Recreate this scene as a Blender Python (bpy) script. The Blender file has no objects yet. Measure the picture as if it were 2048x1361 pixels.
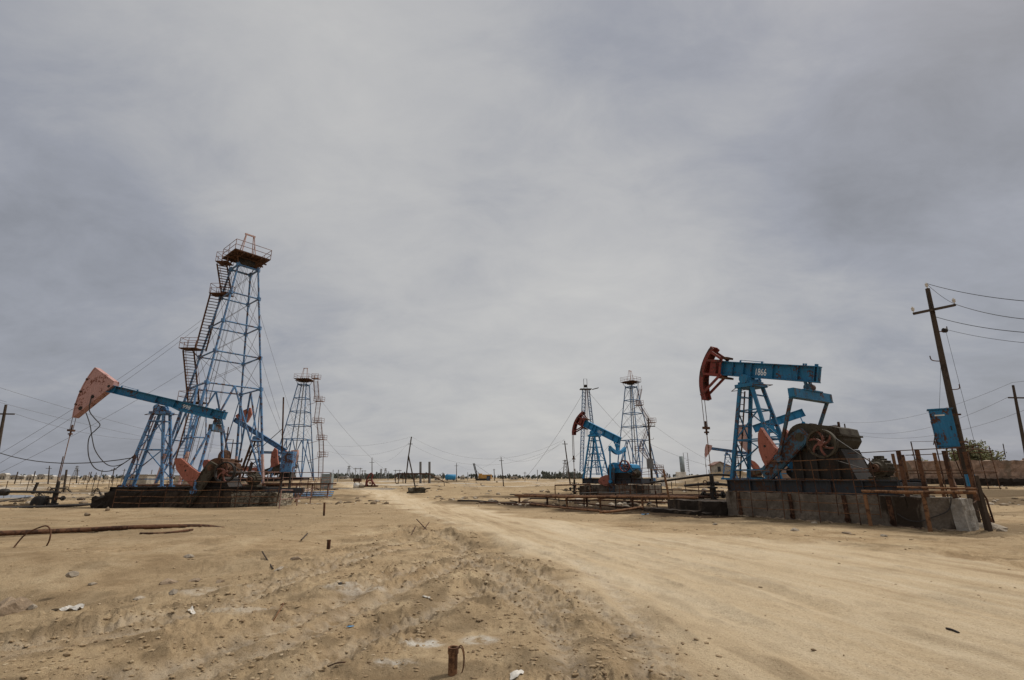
import bpy, math, random
import numpy as np
from mathutils import Vector, Matrix, Euler
random.seed(7); rng = np.random.default_rng(7)
SC = bpy.context.scene; COL = SC.collection
R = math.radians; PI = math.pi

# ------------------------------------------------------------------ camera
FPX = 967.; TH = math.atan((955-680.5)/FPX); CT, ST = math.cos(TH), math.sin(TH); H = 1.7
cam_d = bpy.data.cameras.new("camera"); cam = bpy.data.objects.new("camera", cam_d); COL.objects.link(cam)
cam_d.sensor_width = 36; cam_d.lens = FPX/2048*36; cam_d.clip_end = 20000; cam_d.clip_start = .05
cam.location = (0, 0, H); cam.rotation_euler = (PI/2+TH, 0, 0); SC.camera = cam
SC.view_settings.view_transform = 'Standard'; SC.view_settings.look = 'None'; SC.view_settings.exposure = 0

# survey helpers: sight line of a measured photo point -> point in the world
def ray(px, py):
    X = (px-1024)/FPX; Y = -(py-680.5)/FPX
    return np.array([X, CT-ST*Y, ST+CT*Y])
def at(px, py, Y):
    r = ray(px, py); p = np.array([0, 0, H])+r*(Y/r[1]); return Vector(p)
def gr(px, py, z=0.):
    r = ray(px, py); p = np.array([0, 0, H])+r*((z-H)/r[2]); return Vector(p)

# ------------------------------------------------------------------ noise
def _hash(ix, iy, s):
    n = (ix*374761393+iy*668265263+s*1442695041) & 0xffffffff
    n = ((n ^ (n >> 13))*1274126177) & 0xffffffff
    return ((n ^ (n >> 16)) & 0xffff)/65535.
def vnoise(x, y, s=0):
    x = np.asarray(x, float); y = np.asarray(y, float)
    ix = np.floor(x).astype(np.int64); iy = np.floor(y).astype(np.int64)
    fx = x-ix; fy = y-iy; fx = fx*fx*fx*(fx*(fx*6-15)+10); fy = fy*fy*fy*(fy*(fy*6-15)+10)
    a = _hash(ix, iy, s); b = _hash(ix+1, iy, s); c = _hash(ix, iy+1, s); d = _hash(ix+1, iy+1, s)
    return (a*(1-fx)+b*fx)*(1-fy)+(c*(1-fx)+d*fx)*fy
def fbm(x, y, o=4, s=0):
    v = 0; a = .5; t = 0
    for i in range(o):
        v = v+a*(vnoise(x*2**i+i*17.3, y*2**i-i*9.1, s+i)-.5); t += a; a *= .5
    return v/t*2
def sstep(a, b, x):
    t = np.clip((x-a)/(b-a), 0, 1); return t*t*(3-2*t)
def polydist(x, y, pts):
    d = np.full(np.shape(x), 1e9)
    for (a, b) in zip(pts[:-1], pts[1:]):
        ax, ay = a; bx, by = b; vx, vy = bx-ax, by-ay
        t = np.clip(((x-ax)*vx+(y-ay)*vy)/(vx*vx+vy*vy+1e-9), 0, 1)
        d = np.minimum(d, np.hypot(x-ax-t*vx, y-ay-t*vy))
    return d
def inside(x, y, pts):
    c = np.zeros(np.shape(x), bool); n = len(pts)
    for i in range(n):
        ax, ay = pts[i]; bx, by = pts[(i+1) % n]
        if ay == by: continue
        c ^= ((ay > y) != (by > y)) & (x < (bx-ax)*(y-ay)/(by-ay)+ax)
    return c
def G2(lst): return [tuple(gr(*q))[:2] for q in lst]
ROAD = G2([(1310, 1361), (1285, 1300), (1230, 1225), (1130, 1150), (1010, 1085), (880, 1040), (790, 1012), (735, 992), (695, 978), (680, 970)]) + \
       G2([(700, 968), (760, 976), (880, 1006), (1040, 1032), (1200, 1047), (1340, 1062), (1500, 1075), (1700, 1095), (2048, 1135)]) + [(14, 7.5), (14, .5), (1.2, .5)]
TRACKS = [G2(t) for t in (
    [(-80, 1325), (120, 1295), (300, 1262), (430, 1220), (600, 1155), (740, 1105), (860, 1078)],
    [(60, 1380), (330, 1330), (560, 1258), (700, 1195), (820, 1142), (930, 1100)],
    [(790, 1050), (870, 1062), (930, 1080), (915, 1095), (1000, 1118), (1080, 1150), (1180, 1195), (1250, 1245), (1290, 1310), (1310, 1380)],
    [(930, 1118), (1010, 1150), (1080, 1185), (1130, 1220)],
    [(500, 1400), (700, 1300), (850, 1230), (960, 1180)],
    [(1150, 1120), (1230, 1180), (1300, 1260), (1350, 1361)],
    [(-60, 1300), (140, 1272), (310, 1240), (440, 1200), (610, 1138), (740, 1090), (850, 1066)],
    [(160, 1400), (400, 1345), (600, 1275), (740, 1210), (850, 1160), (950, 1115)],
    [(1000, 1180), (1080, 1230), (1130, 1300), (1150, 1390)], [(900, 1110), (970, 1135), (1060, 1200), (1130, 1270)]) ]
RTR = [G2(t) for t in ([(722, 984), (905, 1042), (1040, 1090), (1200, 1170), (1330, 1260), (1420, 1361), (1450, 1420)], [(736, 983), (960, 1042), (1130, 1092), (1330, 1170), (1540, 1265), (1690, 1361), (1760, 1420)], [(1010, 1046), (1250, 1096), (1500, 1165), (1800, 1265), (2048, 1345), (2150, 1385)], [(1150, 1058), (1420, 1100), (1700, 1160), (2048, 1245), (2200, 1290)], [(760, 1000), (860, 1036), (985, 1090), (1120, 1172), (1260, 1300), (1310, 1400)])]
BANKS = [(-9.5, 8.4, 3.8, 1.2, -.42), (-12.5, 10.6, 3.5, 1.2, .20), (-6.3, 10.3, 2.4, .9, -.14), (-3.2, 14.8, 4, 1.6, -.14), (-8.5, 14.2, 3, .8, .13),
         (-5.2, 6.6, 1.8, .55, .10), (-2.2, 8.6, 1.6, .6, .08), (-24, 26.5, 7, 1.6, .14), (-29, 33.6, 3., 1.2, .15), (-31, 28.3, 3.5, 1.2, -.28),
         (4, 34, 6, 2, -.2), (-4, 62, 12, 5, .5), (10, 70, 16, 6, .6)]
def roadmask(x, y):
    ins = inside(x, y, ROAD); d = polydist(x, y, ROAD+ROAD[:1]); r = np.hypot(x, y)
    sd = np.where(ins, d, -d)+fbm(x*.8, y*.8, 3, 5)*(.35+.03*r)
    return sstep(-.2-.012*r, .35+.02*r, sd)
POND = [(-70, 43), (-58, 42.5), (-47, 44), (-46, 49), (-51, 54), (-60, 56.5), (-75, 58), (-100, 58), (-100, 46)]
def terrain(x, y, fine=True):
    x = np.asarray(x, float); y = np.asarray(y, float); r = np.hypot(x, y)
    road = roadmask(x, y); rough = 1-.93*road
    near = 1-sstep(30, 60, r)
    h = .13*fbm(x/4.5, y/4.5, 3, 1)*rough*near + .05*fbm(x/9, y/9, 2, 2)*near
    for (cx, cy, sx, sy, a) in BANKS:
        h = h+a*np.exp(-((x-cx)/sx)**2-((y-cy)/sy)**2)*(1-road)
    far = sstep(45, 110, r)*(1-sstep(900, 2500, r))
    h = h+far*(1.0*fbm(x/30, y/15, 5, 3)-.25)+.22*sstep(28, 50, r)*fbm(x/7, y/4, 4, 13)*(1-sstep(200, 400, r))*(1-.8*road)
    h = h+2.9*np.exp(-((x-48)/19)**2-((y-112)/11)**2)*(1+.45*fbm(x/4, y/4, 4, 9))
    h = h+1.9*np.exp(-((x-78)/16)**2-((y-125)/14)**2)
    h = h+1.3*sstep(30, 66, y)*sstep(.55, .85, x/np.maximum(y, 1))*(1-sstep(150, 300, y))
    pd = polydist(x, y, POND+POND[:1]); pi = inside(x, y, POND)
    fl = np.exp(-((x+56)/20)**2-((y-46)/12)**2); h = h*(1-fl)-.16*fl
    h = h*np.where(pi, 0, sstep(0, 3, pd)) - np.where(pi, .38, .38*(1-sstep(0, 1.6, pd)))
    if fine:
        nf = 1-sstep(14, 34, r)
        td = np.full(x.shape, 9.); 
        for t in TRACKS: td = np.minimum(td, polydist(x, y, t))
        td = td+.12*fbm(x*1.3, y*1.3, 2, 21)
        rut = np.exp(-(td/.16)**2); edge = np.exp(-((td-.42)/.2)**2); zone = np.exp(-(td/.75)**2)
        h = h-.055*rut*nf*(1-.6*road)+.035*edge*nf*(1-.8*road)*(.3+1.4*vnoise(x*3, y*3, 31))
        cl = vnoise(x*7, y*7, 41); cl2 = vnoise(x*15+3, y*15, 42); cl3 = vnoise(x*28, y*28+5, 43)
        mask = np.clip(.07+.95*zone*(1-.4*road)*sstep(-.5, .3, fbm(x*.9, y*.9, 3, 45))+.35*sstep(.1, .6, fbm(x*.6, y*.6, 3, 44)), 0, 1)*(1-.88*road)
        crest = np.clip(cl-.45, 0, 1)*.10+np.clip(cl2-.45, 0, 1)*.11+np.clip(cl3-.45, 0, 1)*.06
        h = h+(crest-.03)*mask*nf+.004*(cl2-.5)*nf
        lay = fbm(x*.9+y*.35, y*2.6-x*.6, 4, 50)                        # crusty broken plates
        h = h+.06*np.floor(lay*4)/2*(1-road)*nf*sstep(-.1, .5, fbm(x*.35, y*.35, 2, 51))
        h = h+road*nf*(.022*fbm((x*.955+y*.29)*1.8, y*.15, 4, 73)+.014*fbm(x*3, y*3, 4, 75)+.05*np.clip(cl2-.62, 0, 1)*sstep(.0, .5, fbm((x*.955+y*.29)*1.5, y*.4, 3, 76)))
        t2 = np.full(x.shape, 9.)
        for t in RTR: t2 = np.minimum(t2, polydist(x, y, t))
        t2 = t2+.07*fbm(x*1.1, y*1.1, 2, 22); bk = sstep(-.35, .25, fbm(x*.5, y*.5, 2, 23)); h = h+nf*bk*(-.03*np.exp(-(t2/.15)**2)+.022*np.exp(-((t2-.3)/.09)**2)*(.4+1.2*vnoise(x*5, y*5, 33)))
        w = np.sin((x*.62+y*.78)*21+4*fbm(x, y, 2, 61)); h = h+.005*nf*bk*np.sin(y*34+3*fbm(x*2, y*2, 2, 62))*np.exp(-(t2/.13)**2)               # tyre lug prints
        h = h+.007*w*rut*nf
    return h
def tz(x, y): return float(terrain(np.array([x]), np.array([y]), True)[0])
def G(px, py):                      # point on the real terrain
    p = gr(px, py); 
    for _ in range(6): p = gr(px, py, tz(p.x, p.y))
    return p

# ------------------------------------------------------------------ materials
def newmat(name):
    m = bpy.data.materials.new(name); m.use_nodes = True
    nt = m.node_tree; b = nt.nodes['Principled BSDF']; b.inputs['Specular IOR Level'].default_value = .3
    return m, nt, b
def N(nt, t, **k):
    n = nt.nodes.new(t)
    for a, v in k.items(): setattr(n, a, v)
    return n
def noise(nt, co, scale, detail=4, rough=.55, dist=0):
    n = N(nt, 'ShaderNodeTexNoise'); n.inputs['Scale'].default_value = scale; n.inputs['Detail'].default_value = detail
    n.inputs['Roughness'].default_value = rough; n.inputs['Distortion'].default_value = dist
    nt.links.new(co, n.inputs['Vector']); return n.outputs['Fac']
def ramp(nt, fac, stops):
    n = N(nt, 'ShaderNodeValToRGB'); cr = n.color_ramp
    while len(cr.elements) < len(stops): cr.elements.new(.5)
    for e, (p, c) in zip(cr.elements, stops): e.position = p; e.color = tuple(c)+((1,) if len(c) == 3 else ())
    nt.links.new(fac, n.inputs['Fac']); return n.outputs['Color']
def mixc(nt, fac, a, b, mode='MIX'):
    n = N(nt, 'ShaderNodeMix', data_type='RGBA', blend_type=mode)
    for s, v in ((n.inputs[0], fac), (n.inputs[6], a), (n.inputs[7], b)):
        if isinstance(v, (int, float)): s.default_value = v
        elif isinstance(v, tuple): s.default_value = v+((1,) if len(v) == 3 else ())
        else: nt.links.new(v, s)
    return n.outputs[2]
def mth(nt, op, a, b=0., clamp=False):
    n = N(nt, 'ShaderNodeMath', operation=op, use_clamp=clamp)
    for s, v in zip(n.inputs, (a, b)):
        if isinstance(v, (int, float)): s.default_value = v
        else: nt.links.new(v, s)
    return n.outputs[0]
def mapping(nt, co, sc, rot=(0, 0, 0)):
    n = N(nt, 'ShaderNodeMapping'); n.inputs['Scale'].default_value = sc; n.inputs['Rotation'].default_value = rot
    nt.links.new(co, n.inputs['Vector']); return n.outputs[0]
def bump(nt, b, hgt, st=.3, d=.02):
    n = N(nt, 'ShaderNodeBump'); n.inputs['Strength'].default_value = st; n.inputs['Distance'].default_value = d
    nt.links.new(hgt, n.inputs['Height']); nt.links.new(n.outputs[0], b.inputs['Normal'])
def geopos(nt): return N(nt, 'ShaderNodeNewGeometry').outputs['Position']
def paint(name, col, rust=.35, rustcol=(.085, .035, .018), rough=.55, dirt=.5, scale=1.):
    m, nt, b = newmat(name); P = geopos(nt)
    n1 = noise(nt, P, 2.3*scale, 6, .65); n2 = noise(nt, P, 11*scale, 5, .7); st = noise(nt, mapping(nt, P, (9, 9, .8)), 1.4*scale, 6, .65)
    shade = ramp(nt, st, [(.3, tuple(c*(1-.5*dirt) for c in col)), (.52, col), (.75, tuple(min(1, c*1.12+.015) for c in col))])
    f = mth(nt, 'ADD', mth(nt, 'MULTIPLY', n1, .55), mth(nt, 'MULTIPLY', n2, .45))
    t = .64-.22*rust
    f = mth(nt, 'ADD', mth(nt, 'MULTIPLY', f, .8), mth(nt, 'MULTIPLY', st, .2)); rm = ramp(nt, f, [(t-.025, (0, 0, 0)), (t+.015, (1, 1, 1))])
    rc = ramp(nt, n2, [(.35, tuple(c*.5 for c in rustcol)), (.65, rustcol)])
    c = mixc(nt, rm, shade, rc); nt.links.new(c, b.inputs['Base Color'])
    nt.links.new(mth(nt, 'ADD', mth(nt, 'MULTIPLY', f, .35), rough-.1), b.inputs['Roughness'])
    bump(nt, b, n2, .25, .01); return m
M = {}
M['blue'] = paint('blue_paint', (.018, .14, .27), .42, dirt=.6)
M['lblue'] = paint('light_blue_paint', (.085, .20, .37), .5, dirt=.55); M['dullred'] = paint('dull_red_paint', (.17, .062, .045), .5, dirt=.6)
M['midblue'] = paint('bright_blue_paint', (.02, .19, .37), .32, dirt=.4)
M['steelblue'] = paint('dull_blue_paint', (.04, .10, .15), .6)
M['red'] = paint('red_paint', (.18, .033, .024), .5, (.07, .03, .02))
M['orange'] = paint('orange_primer', (.29, .10, .068), .35, (.12, .04, .02), rough=.7)
M['pink'] = paint('faded_pink_paint', (.40, .232, .21), .38, (.16, .055, .035), rough=.7)
M['palepink'] = paint('pale_pink_primer', (.46, .30, .26), .4, (.15, .06, .04), rough=.7)
M['rust'] = paint('rust', (.11, .052, .027), .6, (.05, .024, .014), rough=.85)
M['rustl'] = paint('light_rust', (.20, .10, .048), .5, (.085, .04, .02), rough=.85)
M['rustpink'] = paint('pinkish_rust', (.27, .165, .135), .5, (.12, .06, .042), rough=.85)
M['dark'] = paint('oily_steel', (.022, .018, .015), .4, (.05, .026, .014), rough=.6)
M['skid'] = paint('dark_blue_steel', (.03, .036, .045), .5, (.06, .028, .016), rough=.6)
M['grime'] = paint('grimy_green_steel', (.060, .050, .034), .5, (.035, .022, .012), rough=.8)
M['greyc'] = paint('grey_cabinet_paint', (.22, .25, .25), .3)
M['white'] = paint('white_paint', (.75, .76, .76), .25, (.03, .15, .28))
M['wood'] = paint('weathered_wood', (.060, .043, .031), .4, (.04, .028, .02), rough=.9)
M['porcelain'] = paint('porcelain', (.6, .57, .52), .2, rough=.4)
M['wire'] = paint('dark_wire', (.035, .030, .028), .2, rough=.6)
M['wirel'] = paint('grey_wire', (.13, .12, .12), .2, rough=.6)
M['yellow'] = paint('muted_yellow', (.45, .25, .07), .3)  # crane yellow desaturated to paint in distance haze
M['hazeblue'] = paint('sky_blue_paint', (.09, .24, .42), .2)
M['hazegrey'] = paint('grey_steel_haze', (.17, .165, .16), .2)  # grey steel; on far poles and pylons it paints in distance haze
def concrete(name, base, darkc, stain=.4, rubble=False):
    m, nt, b = newmat(name); P = geopos(nt)
    n1 = noise(nt, P, 1.1, 6, .65); n2 = noise(nt, P, 9, 6, .7); st = noise(nt, mapping(nt, P, (.55, .55, .16)), 1., 7, .62, .4)
    c = ramp(nt, n2, [(.3, tuple(x*.62 for x in base)), (.5, base), (.72, tuple(min(1, x*1.35) for x in base))])
    c = mixc(nt, ramp(nt, n1, [(.42, (0, 0, 0)), (.62, (1, 1, 1))]), c, tuple(x*.6 for x in base))
    t = .66-.3*stain
    c = mixc(nt, ramp(nt, st, [(t, (0, 0, 0)), (t+.05, (1, 1, 1))]), c, darkc)
    hgt = n2
    if rubble:
        v = N(nt, 'ShaderNodeTexVoronoi', feature='DISTANCE_TO_EDGE'); v.inputs['Scale'].default_value = 3.2
        nt.links.new(mapping(nt, P, (1, 1, 1.5)), v.inputs['Vector'])
        e = ramp(nt, v.outputs['Distance'], [(0, (0, 0, 0)), (.09, (1, 1, 1))])
        c = mixc(nt, e, tuple(x*.35 for x in base), c)
        hgt = mth(nt, 'ADD', mth(nt, 'MULTIPLY', n2, .4), e)
    nt.links.new(c, b.inputs['Base Color']); b.inputs['Roughness'].default_value = .95; bump(nt, b, hgt, .7, .05); return m
M['conc'] = concrete('weathered_concrete', (.16, .130, .102), (.035, .024, .016), .36)
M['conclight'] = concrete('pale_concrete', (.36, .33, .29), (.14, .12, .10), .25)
M['concdark'] = concrete('oil_soaked_concrete', (.075, .052, .036), (.022, .015, .010), .8)
M['rubble'] = concrete('rubble_stone', (.30, .255, .19), (.06, .045, .03), .3, True)
M['earthwall'] = concrete('pink_earth_wall', (.30, .20, .145), (.17, .125, .09), .35)
M['rock'] = concrete('pale_rock', (.36, .30, .23), (.20, .16, .12), .2)
M['rockd'] = concrete('brown_rock', (.27, .20, .135), (.12, .08, .055), .3)
M['housew'] = concrete('house_wall', (.42, .37, .30), (.3, .26, .2), .2)
M['houser'] = concrete('house_roof', (.38, .37, .36), (.25, .24, .24), .3)
M['cloth'] = concrete('dusty_cloth', (.62, .58, .52), (.4, .35, .28), .2)
def simple(name, c, r=.8, dark=.5):
    m, nt, b = newmat(name); P = geopos(nt)
    nt.links.new(ramp(nt, noise(nt, P, .8, 5), [(.35, tuple(x*dark for x in c)), (.65, c)]), b.inputs['Base Color']); b.inputs['Roughness'].default_value = r; return m
M['leaf'] = simple('dry_green_leaf', (.34, .33, .17)); M['leaf2'] = simple('olive_leaf', (.24, .24, .11))
M['fartree'] = simple('far_tree', (.085, .092, .075)); M['twig'] = simple('twig', (.10, .075, .05))  # far trees paled in colour to suggest horizon haze
M['litblue'] = simple('blue_plastic', (.12, .35, .6), .4); M['glassd'] = simple('dark_window', (.03, .03, .03), .3)
def water_mat():
    m, nt, b = newmat('pond_water'); P = geopos(nt)
    b.inputs['Base Color'].default_value = (.10, .11, .12, 1); b.inputs['Roughness'].default_value = .12
    bump(nt, b, noise(nt, P, 3, 4), .06, .03); return m
def ground_mat():
    m, nt, b = newmat('sandy_ground'); P = geopos(nt)
    at_ = N(nt, 'ShaderNodeAttribute', attribute_name='mask'); sep = N(nt, 'ShaderNodeSeparateColor'); nt.links.new(at_.outputs['Color'], sep.inputs[0])
    road, dk, salt, strk = sep.outputs[0], sep.outputs[1], sep.outputs[2], at_.outputs['Alpha']
    n0 = noise(nt, P, .12, 5, .6); n1 = noise(nt, P, .75, 7, .65); n2 = noise(nt, P, 5, 7, .7); n3 = noise(nt, P, 38, 5, .75)
    flow = mth(nt, 'ADD', mth(nt, 'MULTIPLY', strk, .72), mth(nt, 'MULTIPLY', n1, .28))
    sand = ramp(nt, n1, [(.30, (.245, .168, .095)), (.48, (.385, .282, .168)), (.68, (.48, .375, .24))])
    sand = mixc(nt, ramp(nt, n0, [(.4, (0, 0, 0)), (.62, (1, 1, 1))]), sand, (.36, .27, .165))
    sand = mixc(nt, mth(nt, 'MULTIPLY', ramp(nt, n2, [(.35, (1, 1, 1)), (.55, (0, 0, 0))]), .5), sand, (.21, .148, .085))
    rd = ramp(nt, flow, [(.28, (.35, .258, .158)), (.45, (.50, .39, .255)), (.7, (.56, .46, .325))])
    rd = mixc(nt, mth(nt, 'MULTIPLY', ramp(nt, n1, [(.42, (0, 0, 0)), (.7, (1, 1, 1))]), .35), rd, (.38, .29, .18))
    c = mixc(nt, road, sand, rd)
    sp = ramp(nt, n3, [(.30, (.45, .41, .36)), (.43, (.92, .91, .9)), (.6, (1, 1, 1)), (.72, (1.3, 1.3, 1.3))])
    c = mixc(nt, 1., c, sp, 'MULTIPLY')
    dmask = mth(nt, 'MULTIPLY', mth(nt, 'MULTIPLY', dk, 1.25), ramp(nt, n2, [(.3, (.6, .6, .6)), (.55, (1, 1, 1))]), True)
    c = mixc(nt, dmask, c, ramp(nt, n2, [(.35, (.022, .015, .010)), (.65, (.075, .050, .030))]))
    sm = mth(nt, 'MULTIPLY', salt, ramp(nt, n2, [(.38, (0, 0, 0)), (.56, (1, 1, 1))]), True)
    c = mixc(nt, sm, c, (.50, .46, .40))
    nt.links.new(c, b.inputs['Base Color']); b.inputs['Roughness'].default_value = .95; b.inputs['Specular IOR Level'].default_value = .03
    hgt = mth(nt, 'ADD', mth(nt, 'MULTIPLY', n2, .7), mth(nt, 'MULTIPLY', n3, .35))
    bump(nt, b, hgt, 1., .06); return m

# ------------------------------------------------------------------ mesh builder
class MB:
    def __init__(s): s.v = []; s.f = []
    def add(s, vs, fs):
        o = len(s.v); s.v += [tuple(v) for v in vs]; s.f += [tuple(i+o for i in f) for f in fs]
    def box(s, c, d, rot=None):
        c = Vector(c); m = rot.to_matrix() if isinstance(rot, Euler) else rot
        vs = []
        for z in (-.5, .5):
            for x, y in ((-.5, -.5), (.5, -.5), (.5, .5), (-.5, .5)):
                p = Vector((x*d[0], y*d[1], z*d[2])); vs.append(c+(m @ p if m else p))
        s.add(vs, [(3, 2, 1, 0), (4, 5, 6, 7), (0, 1, 5, 4), (1, 2, 6, 5), (2, 3, 7, 6), (3, 0, 4, 7)])
    def frame(s, a, b, up=(0, 0, 1)):
        a = Vector(a); b = Vector(b); d = (b-a).normalized(); u = Vector(up)
        if abs(d.dot(u)) > .98: u = Vector((1, 0, 0))
        x = d.cross(u).normalized(); return a, b, d, x, x.cross(d).normalized()
    def bar(s, a, b, w, h=None, up=(0, 0, 1), w2=None, h2=None):
        h = h or w; w2 = w2 or w; h2 = h2 or h
        a, b, d, x, y = s.frame(a, b, up); vs = []
        for p, ww, hh in ((a, w, h), (b, w2, h2)):
            for i, j in ((-.5, -.5), (.5, -.5), (.5, .5), (-.5, .5)): vs.append(p+x*i*ww+y*j*hh)
        s.add(vs, [(0, 1, 2, 3), (7, 6, 5, 4), (0, 4, 5, 1), (1, 5, 6, 2), (2, 6, 7, 3), (3, 7, 4, 0)])
    def angle(s, a, b, w, t=.015, up=(0, 0, 1), flip=1):    # L section
        a, b, d, x, y = s.frame(a, b, up)
        s.bar(a+x*w/2, b+x*w/2, w, t, up); s.bar(a+y*(flip*w/2), b+y*(flip*w/2), t, w, up)
    def tube(s, pts, r, n=8, cap=True):
        pts = [Vector(p) for p in pts]; rs = r if isinstance(r, (list, tuple)) else [r]*len(pts); vs = []; fs = []; px = None
        for i, p in enumerate(pts):
            d = (pts[min(i+1, len(pts)-1)]-pts[max(i-1, 0)])
            d = d.normalized() if d.length > 1e-9 else Vector((0, 0, 1))
            if px is None:
                u = Vector((0, 0, 1)) if abs(d.z) < .95 else Vector((1, 0, 0)); px = d.cross(u).normalized()
            else: px = (px-d*px.dot(d)).normalized()
            py = d.cross(px)
            for k in range(n):
                a = 2*PI*k/n; vs.append(p+(px*math.cos(a)+py*math.sin(a))*rs[i])
        for i in range(len(pts)-1):
            for k in range(n): fs.append((i*n+k, i*n+(k+1) % n, (i+1)*n+(k+1) % n, (i+1)*n+k))
        if cap: fs.append(tuple(range(n))[::-1]); fs.append(tuple((len(pts)-1)*n+k for k in range(n)))
        s.add(vs, fs)
    def prism(s, poly, y0, y1, T=None):                      # poly in x,z ; extruded along y
        n = len(poly); vs = [Vector((x, y0, z)) for x, z in poly]+[Vector((x, y1, z)) for x, z in poly]
        if T: vs = [T(v) for v in vs]
        s.add(vs, [tuple(range(n)), tuple(range(2*n-1, n-1, -1))]+[(i, i+n, (i+1) % n+n, (i+1) % n) for i in range(n)])
    def ring(s, c, ax, r0, r1, w, n=28):                     # flat ring around axis
        c = Vector(c); ax = Vector(ax).normalized(); u = Vector((0, 0, 1)) if abs(ax.z) < .9 else Vector((1, 0, 0))
        x = ax.cross(u).normalized(); y = ax.cross(x); vs = []; fs = []
        for k in range(n):
            a = 2*PI*k/n; d = x*math.cos(a)+y*math.sin(a)
            for rr, ww in ((r0, -w/2), (r1, -w/2), (r1, w/2), (r0, w/2)): vs.append(c+d*rr+ax*ww)
        for k in range(n):
            for j in range(4): fs.append((k*4+j, k*4+(j+1) % 4, ((k+1) % n)*4+(j+1) % 4, ((k+1) % n)*4+j))
        s.add(vs, fs)
    def rough(s, c, d, amp=.04, cell=.25, seed=0, rot=0):    # rough-surfaced block
        nx, ny, nz = [max(1, int(math.ceil(q/cell))) for q in d]; idx = {}; cs, sn = math.cos(rot), math.sin(rot); vs = []; fs = []
        def vid(i, j, k):
            if (i, j, k) not in idx:
                p = [i/nx-.5, j/ny-.5, k/nz-.5]; q = [p[a]*d[a] for a in range(3)]
                r_ = random.Random(hash((i, j, k, seed)))
                q = [q[a]+r_.uniform(-amp, amp)*(1 if a != 2 or k == nz else .5) for a in range(3)]
                idx[(i, j, k)] = len(vs); vs.append((c[0]+q[0]*cs-q[1]*sn, c[1]+q[0]*sn+q[1]*cs, c[2]+q[2]))
            return idx[(i, j, k)]
        for i in range(nx):
            for j in range(ny):
                for k, o in ((0, -1), (nz, 1)):
                    f = [vid(i, j, k), vid(i+1, j, k), vid(i+1, j+1, k), vid(i, j+1, k)]; fs.append(tuple(f if o > 0 else f[::-1]))
        for i in range(nx):
            for k in range(nz):
                for j, o in ((0, 1), (ny, -1)):
                    f = [vid(i, j, k), vid(i+1, j, k), vid(i+1, j, k+1), vid(i, j, k+1)]; fs.append(tuple(f if o > 0 else f[::-1]))
        for j in range(ny):
            for k in range(nz):
                for i, o in ((0, -1), (nx, 1)):
                    f = [vid(i, j, k), vid(i, j+1, k), vid(i, j+1, k+1), vid(i, j, k+1)]; fs.append(tuple(f if o > 0 else f[::-1]))
        s.add(vs, fs)
    def rock(s, c, d, seed=0, rot=0, n=2):
        import bmesh
        bm = bmesh.new(); bmesh.ops.create_icosphere(bm, subdivisions=n, radius=1); r_ = random.Random(seed)
        pl = [(Vector((r_.uniform(-1, 1), r_.uniform(-1, 1), r_.uniform(-.4, 1))).normalized(), r_.uniform(.45, .8)) for _ in range(9)]
        cs, sn = math.cos(rot), math.sin(rot); vs = []
        for v in bm.verts:
            p = v.co.copy()
            for nrm, k in pl:
                e = p.dot(nrm)-k
                if e > 0: p -= nrm*e
            p *= 1+r_.uniform(-.05, .05); p = Vector((p.x*d[0], p.y*d[1], p.z*d[2])); vs.append((c[0]+p.x*cs-p.y*sn, c[1]+p.x*sn+p.y*cs, c[2]+p.z))
        s.add(vs, [tuple(v.index for v in f.verts) for f in bm.faces]); bm.free()
    def build(s, name, mat, parent=None, smooth=False, label=None):
        me = bpy.data.meshes.new(name); me.from_pydata(s.v, [], s.f); me.update()
        me.materials.append(M[mat] if isinstance(mat, str) else mat)
        if smooth: me.polygons.foreach_set('use_smooth', [True]*len(me.polygons))
        o = bpy.data.objects.new(name, me); COL.objects.link(o)
        if parent: o.parent = parent
        if label: o['label'] = label
        return o
def tag(o, label, cat, group=None, kind=None):
    if label: o['label'] = label
    if cat: o['category'] = cat
    if group: o['group'] = group
    if kind: o['kind'] = kind
    return o
def empty(name, loc, label, cat, rz=0, group=None):
    o = bpy.data.objects.new(name, None); COL.objects.link(o); o.empty_display_size = .2
    o.location = loc; o.rotation_euler = (0, 0, rz); return tag(o, label, cat, group)
def rot2(x, z, t):      # beam frame -> local: positive t lowers +x end
    return x*math.cos(t)+z*math.sin(t), -x*math.sin(t)+z*math.cos(t)
def sag(a, b, s, n=14):
    a = Vector(a); b = Vector(b); return [a.lerp(b, i/n)-Vector((0, 0, 4*s*(i/n)*(1-i/n))) for i in range(n+1)]
def smoothpath(pts, k=6):
    P = [Vector(p) for p in pts]; out = []
    for i in range(len(P)-1):
        p0 = P[max(i-1, 0)]; p1 = P[i]; p2 = P[i+1]; p3 = P[min(i+2, len(P)-1)]
        for j in range(k):
            t = j/k; out.append(.5*((2*p1)+(p2-p0)*t+(2*p0-5*p1+4*p2-p3)*t*t+(3*p1-p0-3*p2+p3)*t**3))
    return out+[P[-1]]

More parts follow.
